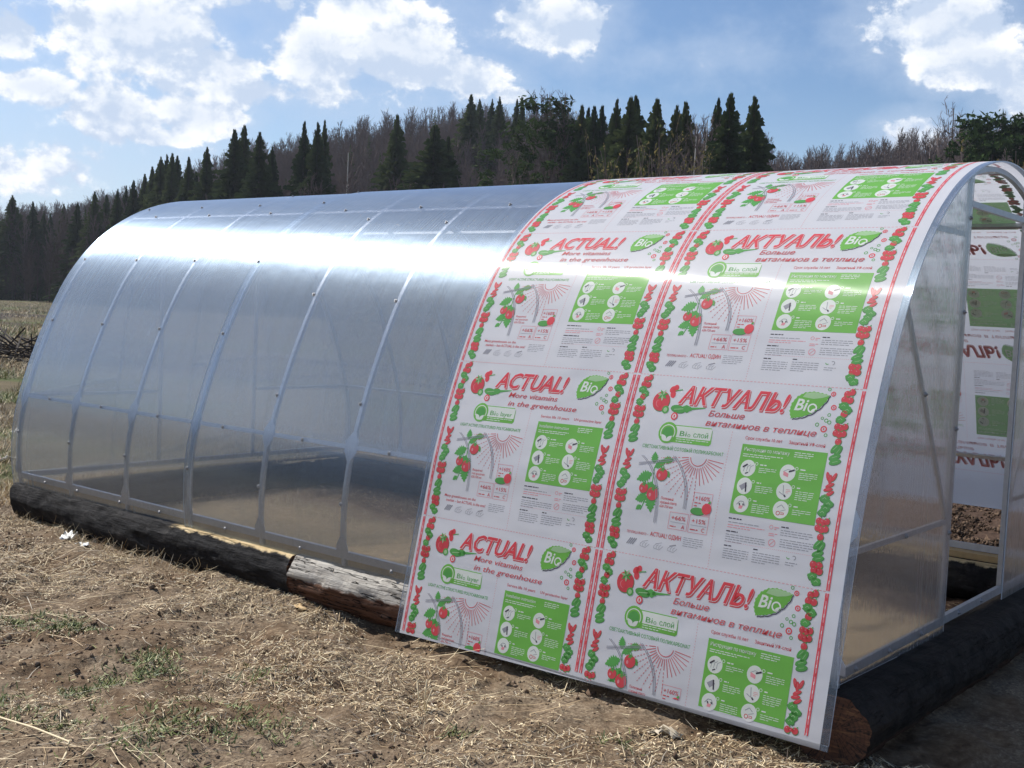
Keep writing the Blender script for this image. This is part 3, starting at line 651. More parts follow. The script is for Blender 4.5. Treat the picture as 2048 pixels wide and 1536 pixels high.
for xw in (XF, RX0):
    for yp in (DL, DR): bar('door_post', (xw, yp, .178), (xw, yp, ztop(min(yp, WID-yp))), .040 if xw == XF else .022, .022, (1, 0, 0))
    bar('sill_rail', (xw, .02, .158), (xw, WID-.02, .158), .022, .036)
    for a, b in ((0.0, DL-.022), (DR+.022, WID)):
        for zz in ((.60, 1.83) if xw == XF else (.70,)):
            yy = float(np.interp(zz, _Z[(_s > .4) & (_s < 2.9)], _Y[(_s > .4) & (_s < 2.9)]))
            if a == 0.0: bar('wall_rail', (xw, yy+.026, zz), (xw, b, zz))
            else: bar('wall_rail', (xw, a, zz), (xw, WID-yy-.026, zz))
    if xw == XF: bar('brace', (xw, .42, 1.52), (xw, DL-.026, .615)); bar('brace', (xw, WID-.42, 1.52), (xw, DR+.026, .615))
bar('door_header', (XF, DL+.022, 1.965), (XF, DR-.022, 1.965), .022, .026)
for y_, z_ in ((.12, .158), (.45, .158), (.80, .158), (.55, .60), (.66, 1.16), (DL, .55), (DL, 1.0), (DL, 1.5), (DL, 1.9), (1.30, .158), (1.62, .158)):
    o = link('screw', BM, GH, (XF+(.0188 if y_ < DL+.02 else .0112), y_, z_)); o.rotation_euler = (0, math.radians(90), 0)

# ------------------------------------------------------------------ ground
AZN = [-3.2, -2.0, -1.6, -1.1, -1.0, -.93, -.87, -.75, -.65, -.5, -.45, -.35, -.28, .0, 1.0, 3.2]
DN = [260, 260, 210, 172, 140, 118, 112, 105, 88, 74, 100, 95, 86, 85, 200, 260]
AN = [0, 0, 0, 7, 15, 21, 24, 31, 29, 24, 23, 26, 27, 20, 4, 0]
def polar(x, y): dx, dy = x-CAM[0], y-CAM[1]; return np.hypot(dx, dy), np.arctan2(dx, dy)
def vnoise(x, y, f, seed=0):
    """smooth value noise, numpy"""
    x = np.asarray(x)*f+seed*17.3; y = np.asarray(y)*f+seed*9.1; xi, yi = np.floor(x).astype(np.int64), np.floor(y).astype(np.int64); fx, fy = x-xi, y-yi
    fx = fx*fx*(3-2*fx); fy = fy*fy*(3-2*fy)
    def h(a, b):
        n = (a*374761393+b*668265263+seed*69069) & 0x7fffffff; n = ((n ^ (n >> 13))*1274126177) & 0x7fffffff; return ((n ^ (n >> 16)) & 0xffff)/65535.0
    return (h(xi, yi)*(1-fx)+h(xi+1, yi)*fx)*(1-fy)+(h(xi, yi+1)*(1-fx)+h(xi+1, yi+1)*fx)*fy
def zg(x, y):
    x = np.asarray(x, float); y = np.asarray(y, float)
    r, a = polar(x, y); D = np.interp(a, AZN, DN); A = np.interp(a, AZN, AN)
    t = np.clip((r-D)/125.0, 0, 1); z = -.13+A*(t*t*(3-2*t))
    near = np.clip(1-(r-6)/12, 0, 1)
    z = z+(vnoise(x, y, 1.3, 1)-.5)*.05*near+(vnoise(x, y, 3.4, 2)-.5)*.055*near+(vnoise(x, y, 11, 3)-.5)*.030*near+(vnoise(x, y, 30, 4)-.5)*.016*near
    z = z+(vnoise(x, y, .12, 5)-.5)*.5*np.clip((r-14)/30, 0, 1)
    dug = np.clip((y-3.25)/.5, 0, 1)*np.clip(1-(r-8)/14, 0, 1)*np.clip((x+2)/2, 0, 1)
    z = z+dug*((vnoise(x, y, 5, 7)-.4)*.10+(vnoise(x, y, 14, 8)-.5)*.05)
    return z
def axis(lo, hi, fine, far):
    a = list(np.arange(lo, hi, fine)); st = fine
    b, c = [], []; x = hi
    while x < far: b.append(x); st = min(st*1.13, 14); x += st
    st = fine; x = lo
    while x > -far: st = min(st*1.13, 14); x -= st; c.append(x)
    return np.array(c[::-1]+a+b)
gx, gy = axis(-.6, 7.2, .016, 620), axis(-2.6, .6, .016, 620)
GX, GY = np.meshgrid(gx, gy, indexing='ij'); GZ = zg(GX, GY); nxg, nyg = GX.shape
I = np.arange(nxg*nyg).reshape(nxg, nyg)
Fg = np.stack([I[:-1, :-1], I[1:, :-1], I[1:, 1:], I[:-1, 1:]], -1).reshape(-1, 4)
def mat_ground():
    m, gg = new_mat('soil_and_litter'); geo = gg.node('ShaderNodeNewGeometry'); P = geo.outputs['Position']
    sep = gg.node('ShaderNodeSeparateXYZ', {0: P})
    n1_ = gg.noise(P, 2.1, 7.0, .65); n2_ = gg.noise(P, 17, 6.0, .7); n3_ = gg.noise(P, 70, 4.0, .7); n4_ = gg.noise(P, .35, 4.0, .6)
    soil = gg.ramp(n2_, [(.25, (.044, .027, .016)), (.5, (.128, .082, .047)), (.75, (.235, .165, .10))])
    litter = gg.ramp(n3_, [(.3, (.075, .052, .036)), (.55, (.22, .165, .11)), (.75, (.42, .34, .235))])
    near = gg.mix(gg.step(gg.math('ADD', n1_, gg.math('MULTIPLY', n2_, .3)), .5, .78), soil, litter)
    # ploughed earth on the far side of the greenhouse
    plough = gg.ramp(n2_, [(.3, (.030, .017, .011)), (.7, (.095, .058, .038))])
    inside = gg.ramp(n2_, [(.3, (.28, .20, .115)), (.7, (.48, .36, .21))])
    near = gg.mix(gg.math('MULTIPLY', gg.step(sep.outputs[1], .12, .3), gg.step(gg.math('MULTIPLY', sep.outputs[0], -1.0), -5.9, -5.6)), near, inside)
    near = gg.mix(gg.step(gg.math('ADD', sep.outputs[1], gg.math('MULTIPLY', n1_, .5)), 2.25, 2.5), near, plough)
    # field of last year's grass to the left and beyond
    dry = gg.ramp(gg.noise(P, 1.2, 8.0, .75), [(.3, (.040, .034, .016)), (.45, (.085, .068, .036)), (.62, (.135, .104, .058)), (.8, (.19, .155, .098))])
    green = gg.ramp(n2_, [(.3, (.035, .055, .015)), (.7, (.095, .125, .035))])
    field = gg.mix(gg.math('MULTIPLY', gg.step(n4_, .50, .62), .75), dry, green)
    dark = gg.mix(gg.step(gg.noise(gg.node('ShaderNodeMapping', {'Vector': P, 'Scale': (.10, .22, .1)}).outputs[0], 1.0, 5.0, .6), .52, .60), field, (.035, .026, .02))
    d = gg.node('ShaderNodeVectorMath', {0: P, 1: tuple(CAM)}, operation='DISTANCE').outputs['Value']
    left = gg.math('MULTIPLY', gg.step(gg.math('MULTIPLY', sep.outputs[0], -1.0), .1, 1.6), 1.0)
    fld = gg.math('MAXIMUM', left, gg.step(d, 16, 24))
    col = gg.mix(fld, near, dark)
    bh = gg.math('ADD', gg.math('MULTIPLY', n2_, .6), gg.math('MULTIPLY', n3_, .4))
    bmp = gg.node('ShaderNodeBump', {'Height': bh, 'Strength': .7, 'Distance': .02}).outputs[0]
    out(gg, gg.node('ShaderNodeBsdfPrincipled', {'Base Color': col, 'Roughness': .95, 'Specular IOR Level': .15, 'Normal': bmp}).outputs[0]); return m
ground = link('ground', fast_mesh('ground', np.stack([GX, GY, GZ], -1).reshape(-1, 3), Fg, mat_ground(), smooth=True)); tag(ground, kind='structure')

# ------------------------------------------------------------------ logs
def mat_log(kind):
    m, gg = new_mat(kind+'_log'); tcn = gg.node('ShaderNodeTexCoord'); P = tcn.outputs['Object']; sep = gg.node('ShaderNodeSeparateXYZ', {0: P})
    along = gg.node('ShaderNodeMapping', {'Vector': P, 'Scale': (3.0, 42, 42)}).outputs[0]
    grain = gg.noise(along, 1.0, 6.0, .65); blot = gg.noise(P, 9.0, 6.0, .65); crk = gg.noise(gg.node('ShaderNodeMapping', {'Vector': P, 'Scale': (1.3, 26, 26)}).outputs[0], 1.0, 4.0, .6)
    edge = gg.math('ADD', sep.outputs[2], gg.math('MULTIPLY', gg.math('SUBTRACT', blot, .5), .07))
    if kind == 'charred':
        bark = gg.ramp(blot, [(.3, (.006, .006, .007)), (.55, (.022, .021, .022)), (.78, (.065, .060, .056))])
        hewn = gg.ramp(grain, [(.3, (.42, .29, .13)), (.7, (.72, .58, .36))])
        k = gg.math('MULTIPLY', gg.step(edge, .092, .104), gg.math('MULTIPLY', gg.step(gg.math('ADD', sep.outputs[0], gg.math('MULTIPLY', blot, .3)), 2.0, 2.15), gg.step(gg.math('MULTIPLY', sep.outputs[1], -1.0), .035, .045)))
        col = gg.mix(k, bark, hewn); rough = .8
    elif kind == 'weathered':
        grey = gg.ramp(grain, [(.25, (.16, .14, .12)), (.45, (.37, .34, .30)), (.75, (.56, .53, .47))])
        brown = gg.ramp(grain, [(.25, (.035, .017, .011)), (.5, (.12, .062, .040)), (.8, (.23, .13, .085))])
        col = gg.mix(gg.step(edge, -.005, .012), brown, grey); rough = .85
    elif kind == 'bark':
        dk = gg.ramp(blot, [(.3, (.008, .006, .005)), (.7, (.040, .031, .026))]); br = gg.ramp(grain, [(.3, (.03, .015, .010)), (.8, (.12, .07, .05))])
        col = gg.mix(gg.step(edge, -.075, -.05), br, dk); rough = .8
    cm = gg.math('SUBTRACT', 1.0, gg.step(gg.math('ABSOLUTE', gg.math('SUBTRACT', crk, .5)), .003, .013))
    if kind != 'weathered': cm = gg.math('MULTIPLY', cm, .6)
    col = gg.mix(cm, col, (.012, .010, .009))
    h = gg.math('SUBTRACT', gg.math('ADD', gg.math('MULTIPLY', grain, .5), gg.math('MULTIPLY', blot, .8)), cm)
    bmp = gg.node('ShaderNodeBump', {'Height': h, 'Strength': 1.0, 'Distance': .022}).outputs[0]
    out(gg, gg.node('ShaderNodeBsdfPrincipled', {'Base Color': col, 'Roughness': rough, 'Specular IOR Level': .12, 'Normal': bmp}).outputs[0]); return m
def mat_endgrain():
    m, gg = new_mat('sawn_end_grain'); P = gg.node('ShaderNodeTexCoord').outputs['Object']
    sep = gg.node('ShaderNodeSeparateXYZ', {0: P}); rr = gg.math('SQRT', gg.math('ADD', gg.math('POWER', sep.outputs[1], 2.0), gg.math('POWER', sep.outputs[2], 2.0)))
    ringv = gg.math('SINE', gg.math('ADD', gg.math('MULTIPLY', rr, 420.0), gg.math('MULTIPLY', gg.noise(P, 12, 4.0), 9.0)))
    c_ = gg.mix(gg.noise(P, 14, 5.0, .7), (.035, .015, .009), (.16, .070, .036)); c_ = gg.mix(gg.math('MULTIPLY', gg.step(ringv, .1, .9), .5), c_, (.045, .020, .012))
    angv = gg.math('ARCTAN2', sep.outputs[1], sep.outputs[2]); rad = gg.noise(gg.node('ShaderNodeCombineXYZ', {0: gg.math('MULTIPLY', angv, 4.0), 1: gg.math('MULTIPLY', rr, 6.0), 2: 0.0}).outputs[0], 1.0, 4.0, .6)
    c_ = gg.mix(gg.math('SUBTRACT', 1.0, gg.step(gg.math('ABSOLUTE', gg.math('SUBTRACT', rad, .5)), .004, .03)), c_, (.008, .005, .004))
    c_ = gg.mix(gg.math('MULTIPLY', gg.step(gg.noise(gg.node('ShaderNodeMapping', {'Vector': P, 'Scale': (1, 9, 70)}).outputs[0], 1.0, 4.0, .6), .5, .7), .6), c_, (.30, .145, .065))
    out(gg, gg.node('ShaderNodeBsdfPrincipled', {'Base Color': c_, 'Roughness': .85}).outputs[0]); return m
M_CH, M_WE, M_BK, M_EG = mat_log('charred'), mat_log('weathered'), mat_log('bark'), mat_endgrain()
def make_log(name, p0, L, rz, r0, r1, mat, label, flat=.105, seed=0, sag=0.0):
    """log lying along local x from p0; its top is hewn flat to carry the frame"""
    n, ns = max(8, int(L/.03)), 56; V, F, FM = [], [], []
    for i in range(n+1):
        t = i/n; x = t*L; r = r0+(r1-r0)*t
        cy = .012*math.sin(x*1.7+seed)+sag*math.sin(math.pi*t); cz = .006*math.sin(x*2.3+seed*2)
        for k in range(ns):
            a = 2*math.pi*k/ns
            w = 1+.07*(float(vnoise(x*1.1, 3*math.cos(a)+seed, 1.0, 21))-.5)+.10*(float(vnoise(x*5, a*3, 1.0, 22+seed))-.5)+.09*(float(vnoise(x*11, a*7, 1.0, 23+seed))-.5)+.05*(float(vnoise(x*30, a*15, 1.0, 24+seed))-.5)
            yy, zz = r*w*math.cos(a)+cy, r*w*math.sin(a)+cz
            if zz > flat: zz = flat+(zz-flat)*.10
            V.append((x+(.02*(float(vnoise(a*2, 0, 1.0, 31+seed))-.5) if i in (0, n) else 0), yy, zz))
    for i in range(n):
        for k in range(ns): F.append((i*ns+k, (i+1)*ns+k, (i+1)*ns+(k+1) % ns, i*ns+(k+1) % ns)); FM.append(0)
    F.append(tuple(range(ns))); FM.append(1); F.append(tuple(n*ns+k for k in range(ns))[::-1]); FM.append(1)
    me_o = mesh_obj(name, V, F, [mat, M_EG], None, FM, True)
    me_o.data.set_sharp_from_angle(angle=math.radians(50))
    me_o.location = p0; me_o.rotation_euler = (0, 0, rz); return tag(me_o, label, 'log', 'logs under the greenhouse frame')
ZL = -.012
make_log('log', (.17, .24, ZL), 2.55, math.pi/2, .125, .125, M_CH, 'dark log across the far end, seen through the clear sheet', .105, 15)
make_log('log', (.05, .06, ZL), 2.96, 0, .140, .155, M_CH, 'long charred black log lying under the clear half of the greenhouse', .105, 1)
make_log('log', (3.02, .06, ZL), 2.78, 0, .142, .138, M_WE, 'weathered grey log with brown underside, running in under the printed sheet', .108, 5)
make_log('log', (6.01, -.10, ZL+.002), 3.2, math.pi/2, .138, .138, M_BK, 'dark log with sawn brown end across the open doorway end', .120, 9)
make_log('log', (-.10, WID-.05, ZL), 5.95, 0, .135, .14, M_CH, 'dark log along the far side, seen through the doorway', .105, 12)

M_PLANK = plain('sawn_timber', (.47, .33, .17), .75, 0, .3, .25, 30)
def plank(p, q, w, h, label):
    o = mesh_obj('plank', *box_between(p, q, w, h), M_PLANK); bm = bmesh.new(); bm.from_mesh(o.data); bmesh.ops.bevel(bm, geom=bm.edges[:], offset=.003, segments=1, affect='EDGES'); bm.to_mesh(o.data); bm.free()
    return tag(o, label, 'plank', 'planks between logs and frame')
plank((.16, .028, .116), (5.86, .028, .116), .045, .040, 'thin sawn plank under the near base rail, showing above the charred log')
plank((.16, WID-.03, .116), (5.86, WID-.03, .116), .085, .040, 'pale sawn plank on the far log, seen through the doorway')

# ------------------------------------------------------------------ litter, weeds, dry grass (stuff)
M_STRAW = [plain('straw_'+n_, c_, .7, 0, .4) for n_, c_ in (('pale', (.70, .575, .365)), ('tan', (.48, .345, .19)), ('brown', (.22, .145, .08)), ('grey', (.44, .38, .29)), ('dark', (.07, .045, .03)))]
M_GREEN = [plain('weed_'+n_, c_, .6, 0, .4) for n_, c_ in (('dark', (.06, .085, .02)), ('mid', (.15, .185, .04)), ('light', (.26, .27, .09)))]

def strips(px, py_, L, w, ang, tilt, bend, lift, nm, tw=None):
    """bent flat strips lying on or standing in the ground: 2 quads each"""
    n = len(px); V = np.zeros((n, 6, 3)); dx, dy = np.cos(ang), np.sin(ang)
    for j, t in enumerate((0, .5, 1.0)):
        hor = L*t*np.cos(tilt)+(0 if j != 2 else -L*.05); off = bend*L*(t*(1-t))*2
        cx, cy = px+dx*hor-dy*off, py_+dy*hor+dx*off
        z = zg(px, py_)*(1-t*np.cos(tilt).clip(0, 1))+zg(px+dx*L*np.cos(tilt), py_+dy*L*np.cos(tilt))*(t*np.cos(tilt).clip(0, 1)) if j else zg(px, py_)
        z = z+lift+L*t*np.sin(tilt)-(np.abs(bend)*L*.3*np.sin(tilt) if j == 2 else 0)
        ww = w*(1.0, .9, .45)[j]/2
        tz = 0 if tw is None else tw
        V[:, j*2] = np.stack([cx-dy*-ww, cy-dx*ww, z-tz*ww], -1); V[:, j*2+1] = np.stack([cx+dy*-ww, cy+dx*ww, z+tz*ww], -1)
    b = np.arange(n)[:, None]*6
    F = np.concatenate([b+np.array([[0, 1, 3, 2]]), b+np.array([[2, 3, 5, 4]])], 1).reshape(-1, 4)
    return V.reshape(-1, 3), F, np.repeat(nm, 2)

def in_view(x, y, m=.15):
    """roughly the strip of ground the photograph shows in front of the logs"""
    return (y < .02) & (y > (-2.14+(.12+2.14)*(4.07-x)/4.38)-m)
def scatter(n, x0, x1, y0, y1, dens):
    x = rng.uniform(x0, x1, n); y = rng.uniform(y0, y1, n); k = rng.uniform(0, 1, n) < dens(x, y); return x[k], y[k]
dn = lambda x, y: np.clip((vnoise(x, y, 1.5, 41)*.65+vnoise(x, y, 5, 42)*.5-.46)*3.4, .05, 1)*(y < .04)
x, y = scatter(210000, -.8, 7.2, -2.7, .05, dn); n = len(x)
sm = rng.uniform(0, 1, n) < .66
L = np.where(sm, rng.uniform(.005, .020, n), np.clip(rng.gamma(2.2, .012, n)+.014, .01, .10))
a_ = strips(x, y, L, np.where(sm, rng.uniform(.0012, .0048, n), rng.uniform(.0012, .0034, n)), rng.normal(.5, 1.2, n)+math.pi*(rng.uniform(0, 1, n) < .5), np.abs(rng.normal(.05, .20, n)), rng.normal(0, .09, n), rng.uniform(.001, .010, n), rng.choice(5, n, p=[.34, .24, .20, .10, .12]), rng.uniform(-.8, .8, n))
straw = link('straw_litter', fast_mesh('straw_litter', a_[0], a_[1], M_STRAW, a_[2])); tag(straw, kind='stuff')
straw['label'] = 'pale straw and chaff strewn over the bare brown soil'
# inside the tunnel and behind it
x, y = scatter(9000, .2, 5.8, .3, 2.7, lambda x, y: vnoise(x, y, 2, 43)); n = len(x)
a_ = strips(x, y, rng.uniform(.02, .09, n), rng.uniform(.002, .006, n), rng.uniform(0, 6.3, n), np.abs(rng.normal(.05, .15, n)), rng.normal(0, .25, n), rng.uniform(.002, .012, n), rng.choice(5, n, p=[.30, .30, .2, .1, .1]))
tag(link('straw_inside', fast_mesh('straw_inside', a_[0], a_[1], M_STRAW, a_[2])), 'straw on the soil inside the tunnel', kind='stuff')

def clods(name, x, y, sz, mats, label):
    n = len(x); base = np.array([(1, 0, 0), (-1, 0, 0), (0, 1, 0), (0, -1, 0), (0, 0, 1), (0, 0, -1)], float)
    V = base[None]*sz[:, None, None]*rng.uniform(.7, 1.1, (n, 6, 3)); V += rng.normal(0, .34, (n, 6, 3))*sz[:, None, None]
    V += np.stack([x, y, zg(x, y)+sz*.15], -1)[:, None]
    F = np.array([(0, 2, 4), (2, 1, 4), (1, 3, 4), (3, 0, 4), (2, 0, 5), (1, 2, 5), (3, 1, 5), (0, 3, 5)])
    FF = (np.arange(n)[:, None, None]*6+F[None]).reshape(-1, 3)
    return tag(link(name, fast_mesh(name, V.reshape(-1, 3), FF, mats, np.repeat(rng.integers(len(mats), size=n), 8), True)), label, kind='stuff')
M_CLOD = [plain('clod_dark', (.045, .030, .021), .95, 0, .1, .3, 40), plain('clod_brown', (.11, .075, .052), .95, 0, .1, .3, 40), plain('clod_light', (.19, .14, .10), .95, 0, .1, .3, 40)]
x, y = scatter(16000, .5, 7.2, -2.6, .0, lambda x, y: np.clip((vnoise(x, y, 2.2, 91)-.35)*2.4, .05, 1)); clods('soil_crumbs', x, y, rng.gamma(1.6, .0026, len(x))+.0015, M_CLOD[1:], 'crumbs of dry soil among the straw')
x = rng.uniform(3.8, 7.2, 60000); y = 3.25+rng.exponential(1.3, 60000); clods('ploughed_clods', x, y, rng.gamma(1.6, .0038, 60000)+.003, M_CLOD[:2], 'dark turned clods behind the greenhouse')
# loose long stalks
dn2 = lambda x, y: np.clip((vnoise(x, y, 1.1, 51)-.30)*2.2, .04, 1)*(y < -.25)*np.clip((5.6-x)/1.5, .12, 1)
x, y = scatter(4200, 1.0, 6.6, -2.6, -.1, dn2); n = len(x)
a_ = strips(x, y, rng.uniform(.08, .30, n), rng.uniform(.0014, .0034, n), rng.normal(.35, .9, n), np.abs(rng.normal(.03, .10, n)), rng.normal(0, .16, n), rng.uniform(.004, .022, n), rng.choice(5, n, p=[.26, .26, .26, .10, .12]), rng.uniform(-.5, .5, n))
tag(link('dry_stalks', fast_mesh('dry_stalks', a_[0], a_[1], M_STRAW, a_[2])), 'long dry stalks and stems lying tangled on the soil', kind='stuff')

# green weeds, in patches
PATCH = [(2.50, -1.20, .17, 1.3), (2.78, -1.17, .12, 1.2), (3.50, -1.78, .16, 1.1), (3.52, -1.52, .14, .9), (3.54, -1.24, .15, .9), (3.36, -1.12, .12, .6), (3.83, -1.82, .16, .8), (4.18, -1.42, .22, .6), (4.25, -1.68, .20, .5), (4.42, -1.40, .15, .5), (3.9, -.95, .12, .3), (5.40, -.57, .06, .5), (4.9, -.85, .06, .3)]
px_, py_ = [], []
for cx, cy, r, w in PATCH:
    k = int(900*w*r/.2); q = rng.normal(0, r*.55, (k, 2)); keep = vnoise(cx+q[:, 0], cy+q[:, 1], 14, 61) > .42
    px_.append(cx+q[keep, 0]); py_.append(cy+q[keep, 1])
x, y = np.concatenate(px_), np.concatenate(py_); n = len(x)
a_ = strips(x, y, rng.uniform(.010, .040, n), rng.uniform(.002, .006, n), rng.uniform(0, 6.3, n), rng.uniform(.1, 1.0, n), rng.normal(0, .2, n), rng.uniform(0, .01, n), rng.choice(3, n, p=[.45, .4, .15]), rng.uniform(-.6, .6, n))
tag(link('green_weeds', fast_mesh('green_weeds', a_[0], a_[1], M_GREEN, a_[2])), 'low green weeds coming up through the straw', kind='stuff')

# dry grass of the field left of the greenhouse
def fan(n, r0, r1, a0, a1):
    r = np.exp(rng.uniform(math.log(r0), math.log(r1), n)); a = rng.uniform(a0, a1, n); return CAM[0]+r*np.sin(a), CAM[1]+r*np.cos(a), r
x, y, r = fan(60000, 8.2, 150, -1.17, -1.0); k = (x < -.15) & (vnoise(x, y, .9, 71)*.6+vnoise(x, y, .3, 72)*.6 > .48); x, y, r = x[k], y[k], r[k]; n = len(x)
gp = vnoise(x, y, .35, 73) > .56
nm = np.where(gp & (rng.uniform(0, 1, n) < .7), 5+rng.choice(3, n), rng.choice(5, n, p=[.22, .30, .22, .16, .10]))
a_ = strips(x, y, rng.uniform(.05, .16, n)*np.clip(r/14, 1, 2.2), .0035*np.clip(r/8, 1, 6), rng.uniform(0, 6.3, n), rng.uniform(.25, 1.3, n), rng.normal(0, .4, n), np.zeros(n), nm)
tag(link('field_grass', fast_mesh('field_grass', a_[0], a_[1], M_STRAW+M_GREEN, a_[2])), 'dry and greening grass of the field beside the greenhouse', kind='stuff')
# tufts along the foot of the charred log
x = rng.uniform(-.3, 2.6, 700); y = rng.uniform(-.24, -.09, 700); k = vnoise(x, y, 3, 81) > .5; x, y = x[k], y[k]; n = len(x)
a_ = strips(x, y, rng.uniform(.04, .15, n), rng.uniform(.0016, .003, n), rng.uniform(0, 6.3, n), rng.uniform(.3, 1.2, n), rng.normal(0, .6, n), np.zeros(n), rng.choice(5, n, p=[.4, .3, .15, .1, .05]))
tag(link('dry_tufts', fast_mesh('dry_tufts', a_[0], a_[1], M_STRAW, a_[2])), 'tufts of dry grass along the foot of the charred log', kind='stuff')

# single finds on the ground
def tube_obj(name, pts, r0, r1, mat, label, cat, group=None):
    V, F = [], []; k = 7; P = [Vector(p) for p in pts]
    for i, p in enumerate(P):
        d = (P[min(i+1, len(P)-1)]-P[max(i-1, 0)]).normalized(); u = d.orthogonal().normalized(); w = d.cross(u); r = r0+(r1-r0)*i/(len(P)-1)
        V += [tuple(p+(u*math.cos(2*math.pi*j/k)+w*math.sin(2*math.pi*j/k))*r) for j in range(k)]
    for i in range(len(P)-1):
        for j in range(k): F.append((i*k+j, i*k+(j+1) % k, (i+1)*k+(j+1) % k, (i+1)*k+j))
    F += [tuple(range(k))[::-1], tuple((len(P)-1)*k+j for j in range(k))]
    return tag(mesh_obj(name, V, F, mat, None, None, True), label, cat, group)
def on(x, y, h=.0): return (x, y, float(zg(x, y))+h)
tube_obj('bent_stem', [on(3.52, -1.985, .035), on(3.715, -1.965, .035), on(3.937, -1.953, .03), on(4.15, -1.947, .028), on(4.158, -1.95, .027), on(4.19, -1.98, .02), on(4.235, -2.03, .004)], .0042, .0032, M_STRAW[0], 'long pale dry stem bent sharply at its end, bottom left corner', 'stem')
def stem_clump():
    t = thing('dry_stem_clump', on(4.64, -.77), 'small clump of dry cut stems standing upright in bare soil', 'stem clump')
    for dx, dy, h, lx in ((0, 0, .11, -.03), (.012, .004, .13, .005), (.02, -.006, .10, .035)):
        o = tube_obj('stem', [(dx, dy, -.02), (dx+lx*.5, dy, h*.5), (dx+lx, dy+.004, h)], .0036, .0022, M_STRAW[0], None, None); o.parent = t
stem_clump()
def scrap(name, x, y, sz, mat, label, cat, seed, hz=.5, asp=.6):
    r_ = random.Random(seed); n_, V, F = 7, [], []
    for i in range(n_):
        for j in range(n_): V.append(((i/(n_-1)-.5)*sz+r_.uniform(-.12, .12)*sz, (j/(n_-1)-.5)*sz*asp+r_.uniform(-.12, .12)*sz, .006+r_.random()*sz*hz*(1-abs(i/(n_-1)-.5)*1.4)))
    for i in range(n_-1):
        for j in range(n_-1): F.append((i*n_+j, (i+1)*n_+j, (i+1)*n_+j+1, i*n_+j+1))
    o = mesh_obj(name, V, F, mat, None, None, True); md = o.modifiers.new('thickness', 'SOLIDIFY'); md.thickness = .002
    o.location = on(x, y); o.rotation_euler = (0, 0, r_.uniform(0, 6)); return tag(o, label, cat)
M_WHITE = plain('white_plastic', (.78, .78, .76), .5)
scrap('plastic_scrap', .97, -.15, .13, M_WHITE, 'crumpled white plastic scrap on straw in front of the charred log', 'scrap', 4)
scrap('plastic_scrap', 1.266, -.227, .09, M_WHITE, 'smaller torn white scrap just right of the larger one by the log', 'scrap', 9, .3)
scrap('plastic_scrap', -2.35, 1.15, .22, M_WHITE, 'white scrap lying in the grass beside the back corner of the greenhouse', 'scrap', 12, .3, .35)
scrap('plastic_scrap', -4.3, 2.25, .18, M_WHITE, 'white scrap farther back in the grass at the left edge', 'scrap', 15, .3, .4)
scrap('wood_chip', 3.208, -.165, .12, M_PLANK, 'pale wood chip beside the joint of the two front logs', 'wood chip', 21, .15, .3)
scrap('dry_husk', 5.49, -.371, .11, M_STRAW[3], 'grey withered plant husk on the bare soil below the printed sheet', 'husk', 27, .4, .35)
# brush pile in the field at the left edge
def brush_pile():
    t = thing('brush_pile', on(-16.2, 9.0), 'dark pile of dead branches in the field at the left edge', 'brush pile'); V, F = [], []; r_ = random.Random(5)
    for i in range(130):
        a = r_.uniform(0, 6.3); p = Vector((r_.gauss(0, .8), r_.gauss(0, .5), r_.uniform(0, .35))); L = r_.uniform(.5, 1.6); q = p+Vector((math.cos(a)*L, math.sin(a)*L*.6, r_.uniform(-.1, .5)))
        v, f = box_between(p, q, .025, .025); o_ = len(V); V += v; F += [tuple(k+o_ for k in z_) for z_ in f]
    mesh_obj('branches', V, F, plain('dead_branch', (.035, .025, .02), .9), t)
brush_pile()

# ------------------------------------------------------------------ trees
def leafmat(name, c0, c1, trans=.25, scale=1.5):
    m, gg = new_mat(name); geo = gg.node('ShaderNodeNewGeometry'); oi = gg.node('ShaderNodeObjectInfo')
    n = gg.noise(geo.outputs['Position'], scale, 3.0, .6); f = gg.math('ADD', gg.math('MULTIPLY', n, .8), gg.math('MULTIPLY', gg.math('SUBTRACT', oi.outputs['Random'], .5), .5), clamp=True)
    col = gg.mix(f, c0, c1)
    out(gg, gg.mixs(trans, gg.node('ShaderNodeBsdfDiffuse', {0: col}).outputs[0], gg.node('ShaderNodeBsdfTranslucent', {0: col}).outputs[0])); return m
M_SPRUCE = leafmat('spruce_needles', (.026, .044, .018), (.115, .135, .050), .15)
M_PINE = leafmat('pine_needles', (.020, .040, .014), (.055, .080, .028), .2)
M_YOUNG = leafmat('young_conifer', (.030, .048, .016), (.085, .100, .035), .2, .4)
M_TRUNK = plain('spruce_bark', (.09, .065, .05), .9)
M_TWIG = leafmat('bare_twigs', (.11, .085, .078), (.25, .195, .175), .0, .25)
M_TWIG2 = leafmat('dark_twigs', (.045, .034, .030), (.10, .075, .064), .0, .25)
M_BIRCH = plain('birch_bark', (.50, .47, .44), .8, 0, .3, .4, 3)
M_CATKIN = leafmat('catkins', (.16, .13, .045), (.36, .31, .12), .3, 3.0)

